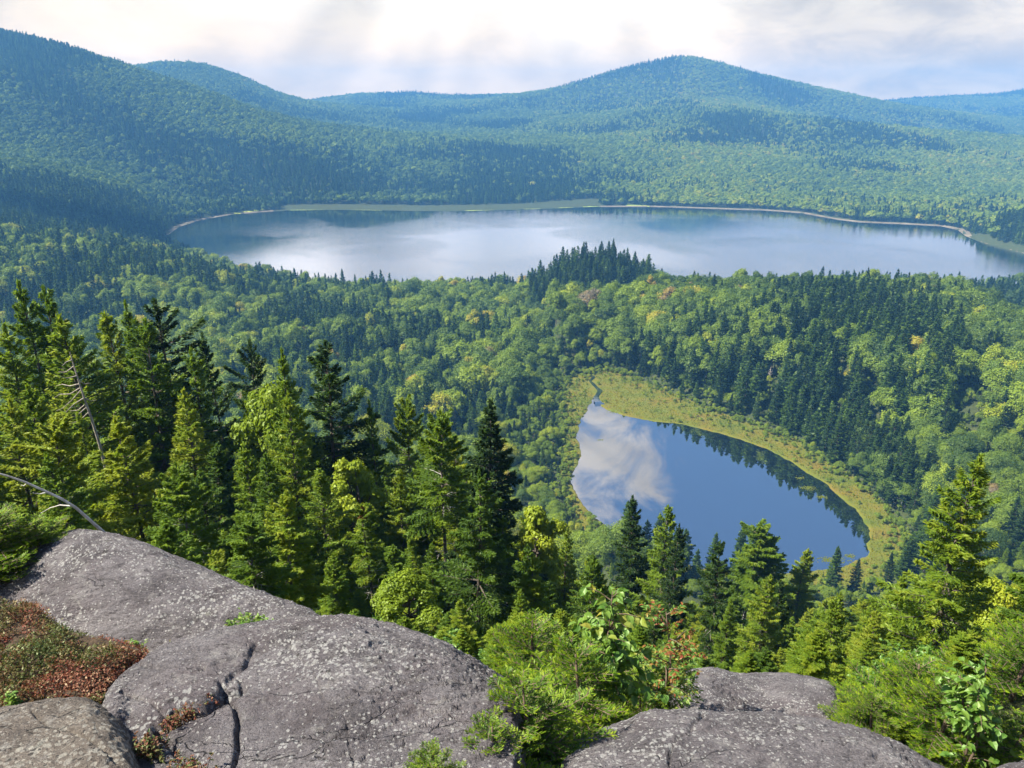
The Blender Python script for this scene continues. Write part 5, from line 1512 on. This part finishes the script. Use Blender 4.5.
k = rg.choice(len(qx), 1500)
sticks(mb, hb[k], (hb[k] + c[k]) / 2 + rg.normal(0, 0.005, (1500, 3)), c[k] + np.c_[rg.normal(0, 0.02, (1500, 2)), np.full(1500, 0.02)], 0.0016, 2)
o = link('heath_undergrowth', mb.mesh('heath', [M['heath_leaves'], M['soil'], M['twig']]))
tag(o, kind='stuff')

# bleached fallen branch behind the left dome
def wood(name, lines, mat, label, cat, group=None, org=None):
    """branching dead wood; the first line is the main stem, the rest grow from it"""
    main = np.array(lines[0][0], float)
    org = main[-1].copy() if org is None else org
    mb = MB()
    for pts, r0, r1 in lines:
        pts = np.array(pts, float)
        t = np.linspace(0, 1, len(pts)); tt = np.linspace(0, 1, len(pts) * 4)
        pp = np.stack([np.interp(tt, t, pts[:, q]) for q in range(3)], -1)
        pp = pp + 0.3 * r0 * np.stack([vnoise(xyz(tt * 6, q * 7.1, r0 * 900), 3) for q in range(3)], -1)
        tube(mb, pp - org, np.linspace(r0, r1, len(pp)), 7, 0)
    return tag(link(name, mb.mesh(name, [mat], True), None, org), label, cat, group)
def pline(pts, Y0, Y1):
    a = np.array(pts, float)
    return P(a[:, 0], a[:, 1], np.linspace(Y0, Y1, len(a)))
wood('fallen_branch', [(pline([(-14, 470), (8, 476), (25, 482), (45, 491), (62, 499), (76, 508), (92, 522), (108, 536), (114, 545)], 5.2, 5.75), 0.006, 0.015),
                       (pline([(48, 492), (40, 494), (33, 493)], 5.47, 5.4), 0.006, 0.002), (pline([(72, 506), (60, 505), (50, 508), (41, 513)], 5.55, 5.6), 0.006, 0.002), (pline([(27, 483), (24, 486), (21, 485)], 5.4, 5.4), 0.005, 0.002)],
     M['dead_wood'], 'bleached bare branch arching over the left rock dome', 'branch')
# leaning snag in the left spruces
Ys = 29.0
snag = [(pline([(70, 352), (74, 366), (80, 385), (86, 403), (92, 420), (99, 442), (106, 470), (112, 500)], Ys, Ys), 0.02, 0.075)]
for (x0_, y0_, pts) in [(74, 366, [(66, 372), (58, 372)]), (77, 376, [(67, 378), (59, 376)]), (80, 388, [(70, 394), (60, 394), (54, 398)]), (81, 390, [(72, 400), (63, 408), (56, 411)]), (84, 398, [(74, 404), (66, 412), (60, 410)]),
                        (86, 404, [(78, 410), (70, 411)]), (72, 360, [(66, 362), (62, 366)]), (89, 412, [(80, 420), (70, 424)]), (78, 380, [(84, 384), (90, 383)]), (84, 398, [(91, 401), (97, 400)]), (79, 384, [(70, 386), (62, 384), (56, 386)]), (87, 407, [(76, 416), (64, 418)])]:
    snag.append((pline([(x0_, y0_)] + pts, Ys, Ys - rng.uniform(-0.9, 0.9)), 0.026, 0.006))
wood('dead_snag', snag, M['pale_bark'], 'leaning grey dead snag with bare branches among the left spruces', 'dead tree')
# pale dead trees in the wood right of the pond
def dead_tree(px, py, Y, seed, label, hh=None):
    q = P(px, py, Y); g0 = h1(q[0], Y); rgd = np.random.default_rng(seed)
    h = q[2] - g0 if hh is None else hh
    b0 = np.array([q[0], Y, g0 - 0.5])
    ln = rgd.normal(0, 0.07, 2)
    axis = lambda s: b0 + np.array([ln[0] * h * s, ln[1] * h * s, h * s])
    L = [([axis(s) for s in (1, 0.8, 0.6, 0.4, 0.2, 0)], 0.10, 0.30)]
    for k in range(16):
        s = rgd.uniform(0.4, 0.95); a = rgd.uniform(0, 6.28); l = h * 0.28 * (1.15 - s) * rgd.uniform(0.5, 1.3)
        d = np.array([math.cos(a), math.sin(a), rgd.uniform(0.4, 1.3)])
        L.append(([axis(s), axis(s) + d * l * 0.5 + rgd.normal(0, 0.15, 3), axis(s) + d * l], 0.11, 0.04))
    wood('dead_tree', L, M['pale_bark'], label, 'dead tree', 'dead trees in the wood right of the pond')
dead_tree(771, 366, 330, 1, 'pale bare dead tree in front of the dark stand behind the bog')
dead_tree(876, 390, 300, 2, 'pale forked dead tree behind the bog, at the edge of the dark stand')
dead_tree(983, 408, 285, 3, 'bare grey dead tree among leafy crowns at the right')
dead_tree(845, 372, 325, 4, 'thin bare dead tree between the two pale ones behind the bog')
dead_tree(970, 400, 292, 5, 'small bare dead tree beside the grey one at the right')

# ------------------------------------------------------------------ ground cover
# undergrowth on the near slope
x, y = scatter(4.0, 75, 1.0, 0.9)
z = hz(x, y); px, py, _ = project(xyz(x, y, z))
ok = (px > -80) & (px < 1110) & (y > np.interp(px, [0, 350, 450, 560, 860, 900, 1024], [7.5, 6.5, 5.2, 5.2, 6.6, 5.0, 4.6]))
x, y, z = x[ok], y[ok], z[ok]
hgt = rng.uniform(0.5, 1.5, len(x)) * np.interp(y, [6, 14, 40], [0.55, 1.0, 1.25])
isb = rng.random(len(x)) < 0.38
def loose_shrub(seed):
    sm_, lm_ = MB(), MB()
    return leafy_sapling(seed, 1.0, 0.5, 26, 0.075, M['birch_leaves'], lambda z, r: min(0.2 + 0.6 * r, 0.9), 0.2, 6, False, 4)[1]
pr_ = [loose_shrub(70 + q) for q in range(4)] + [p[2] for p in PROTO[('c', 0)]][:5]
pid = np.where(isb, rng.integers(0, 4, len(x)), rng.integers(4, 9, len(x)))
sc_ = np.where(isb, hgt * 0.9, hgt / 10 * 1.15)
wd_ = np.where(isb, 1.0, 2.0)
scatter_object('slope_undergrowth', np.c_[x, y, z - 0.1 * hgt], pr_, pid, np.c_[sc_ * wd_, sc_ * wd_, sc_], rng.uniform(0, 6.28, len(x)), np.clip(rng.normal(0.68, 0.13, len(x)), 0.3, 0.90))
# sedge of the bog and its low shrubs
n = 60000
x = rng.uniform(BOG[:, 0].min(), BOG[:, 0].max(), n); y = rng.uniform(BOG[:, 1].min(), BOG[:, 1].max(), n)
bd = inside_dist(x, y, BOG); pd = inside_dist(x, y, POND)
ok = (bd < 1) & (pd > 0.8)
x, y, bd, pd = x[ok], y[ok], bd[ok], pd[ok]
mb = MB()
k = len(x)
c = np.c_[x, y, np.full(k, 20.55)] + np.c_[np.zeros((k, 2)), rng.normal(0, 0.08, k)]
zz_ = fbm(xyz(x / 12, y / 12), 3, 0.6, 71)
leaf_quads(mb, c, np.c_[rng.normal(0, 0.45, (k, 2)), np.ones(k)], rng.normal(0, 1, (k, 3)), rng.uniform(0.4, 0.9, k), rng.uniform(0.10, 0.25, k), 0, np.clip(0.5 + zz_ * 0.9 + rng.normal(0, 0.15, k), 0, 1), 0.3)
M['sedge'] = leaf_material('sedge', [(0.0, (0.064, 0.105, 0.012)), (0.5, (0.122, 0.145, 0.014)), (1.0, (0.175, 0.122, 0.016))], 0.3, 0.03, own_tint=False)
tag(link('bog_grass', mb.mesh('bog_grass', [M['sedge']])), kind='stuff')
m = rng.random(k) < np.interp(bd, [-16, -1], [0.004, 0.09])
scatter_object('bog_shrubs_undergrowth', np.c_[x[m], y[m], np.full(m.sum(), 20.2)], [p[2] for p in PROTO[('b', 2)]][:3] + [p[2] for p in PROTO[('c', 2)]][:2], rng.choice([0, 1, 2, 0, 1, 3, 4], m.sum()),
               ((rng.uniform(0.05, 0.17, m.sum()) * np.interp(bd[m], [-8, 0], [1.0, 1.9]))[:, None] * np.array([[1.2, 1.2, 1.0]])), rng.uniform(0, 6.28, m.sum()), np.clip(rng.normal(0.55, 0.12, m.sum()), 0.2, 0.8))
n = 9000
x = rng.uniform(BOG[:, 0].min() - 14, BOG[:, 0].max() + 14, n); y = rng.uniform(BOG[:, 1].min() - 14, BOG[:, 1].max() + 14, n)
bd = inside_dist(x, y, BOG); ok = (bd > -2) & (bd < 11)
x, y, bd = x[ok], y[ok], bd[ok]; k = len(x)
scatter_object('margin_undergrowth', np.c_[x, y, np.maximum(hz(x, y), 20.1)], [p[2] for p in PROTO[('b', 2)]][:3] + [p[2] for p in PROTO[('c', 2)]][:2], rng.choice([0, 1, 2, 0, 1, 3, 4], k),
               (rng.uniform(0.08, 0.24, k)[:, None] * np.array([[1.1, 1.1, 1.0]])), rng.uniform(0, 6.28, k), np.clip(rng.normal(0.52, 0.14, k), 0.1, 0.8))
# floating leaves on the pond
mb = MB()
for (a_, b_, ra, rb, nn_) in [(808, 488, 7, 2.2, 160), (822, 497, 5, 1.5, 100), (800, 478, 4, 1.5, 60), (832, 560, 14, 3, 220), (612, 412, 5, 2, 60), (850, 556, 5, 2, 60), (690, 545, 4, 1, 30), (600, 440, 3, 1, 25)]:
    g_ = G(a_, b_, POND_Z)
    sx, sy = ra / F * g_[1], rb / F * g_[1] * 1.8
    q = np.c_[rng.normal(g_[0], sx * 0.6, nn_), rng.normal(g_[1], sy * 0.6, nn_), np.full(nn_, POND_Z + 0.02) + rng.uniform(0, 0.03, nn_)]
    leaf_quads(mb, q, np.c_[rng.normal(0, 1, (nn_, 2)), np.zeros(nn_)], np.tile([0.0, 0.02, 1.0], (nn_, 1)), rng.uniform(0.3, 0.6, nn_), rng.uniform(0.3, 0.5, nn_), 0, rng.uniform(0.2, 0.7, nn_), 0.5)
tag(link('lily_leaves', mb.mesh('lily_leaves', [M['sedge']])), kind='stuff')

if __name__ == '__main__':
    import collections
    cn = collections.Counter((o.get('label'), o.get('group')) for o in C.objects if o.get('category'))
    print('LABELS', len(cn), cn.most_common(12))
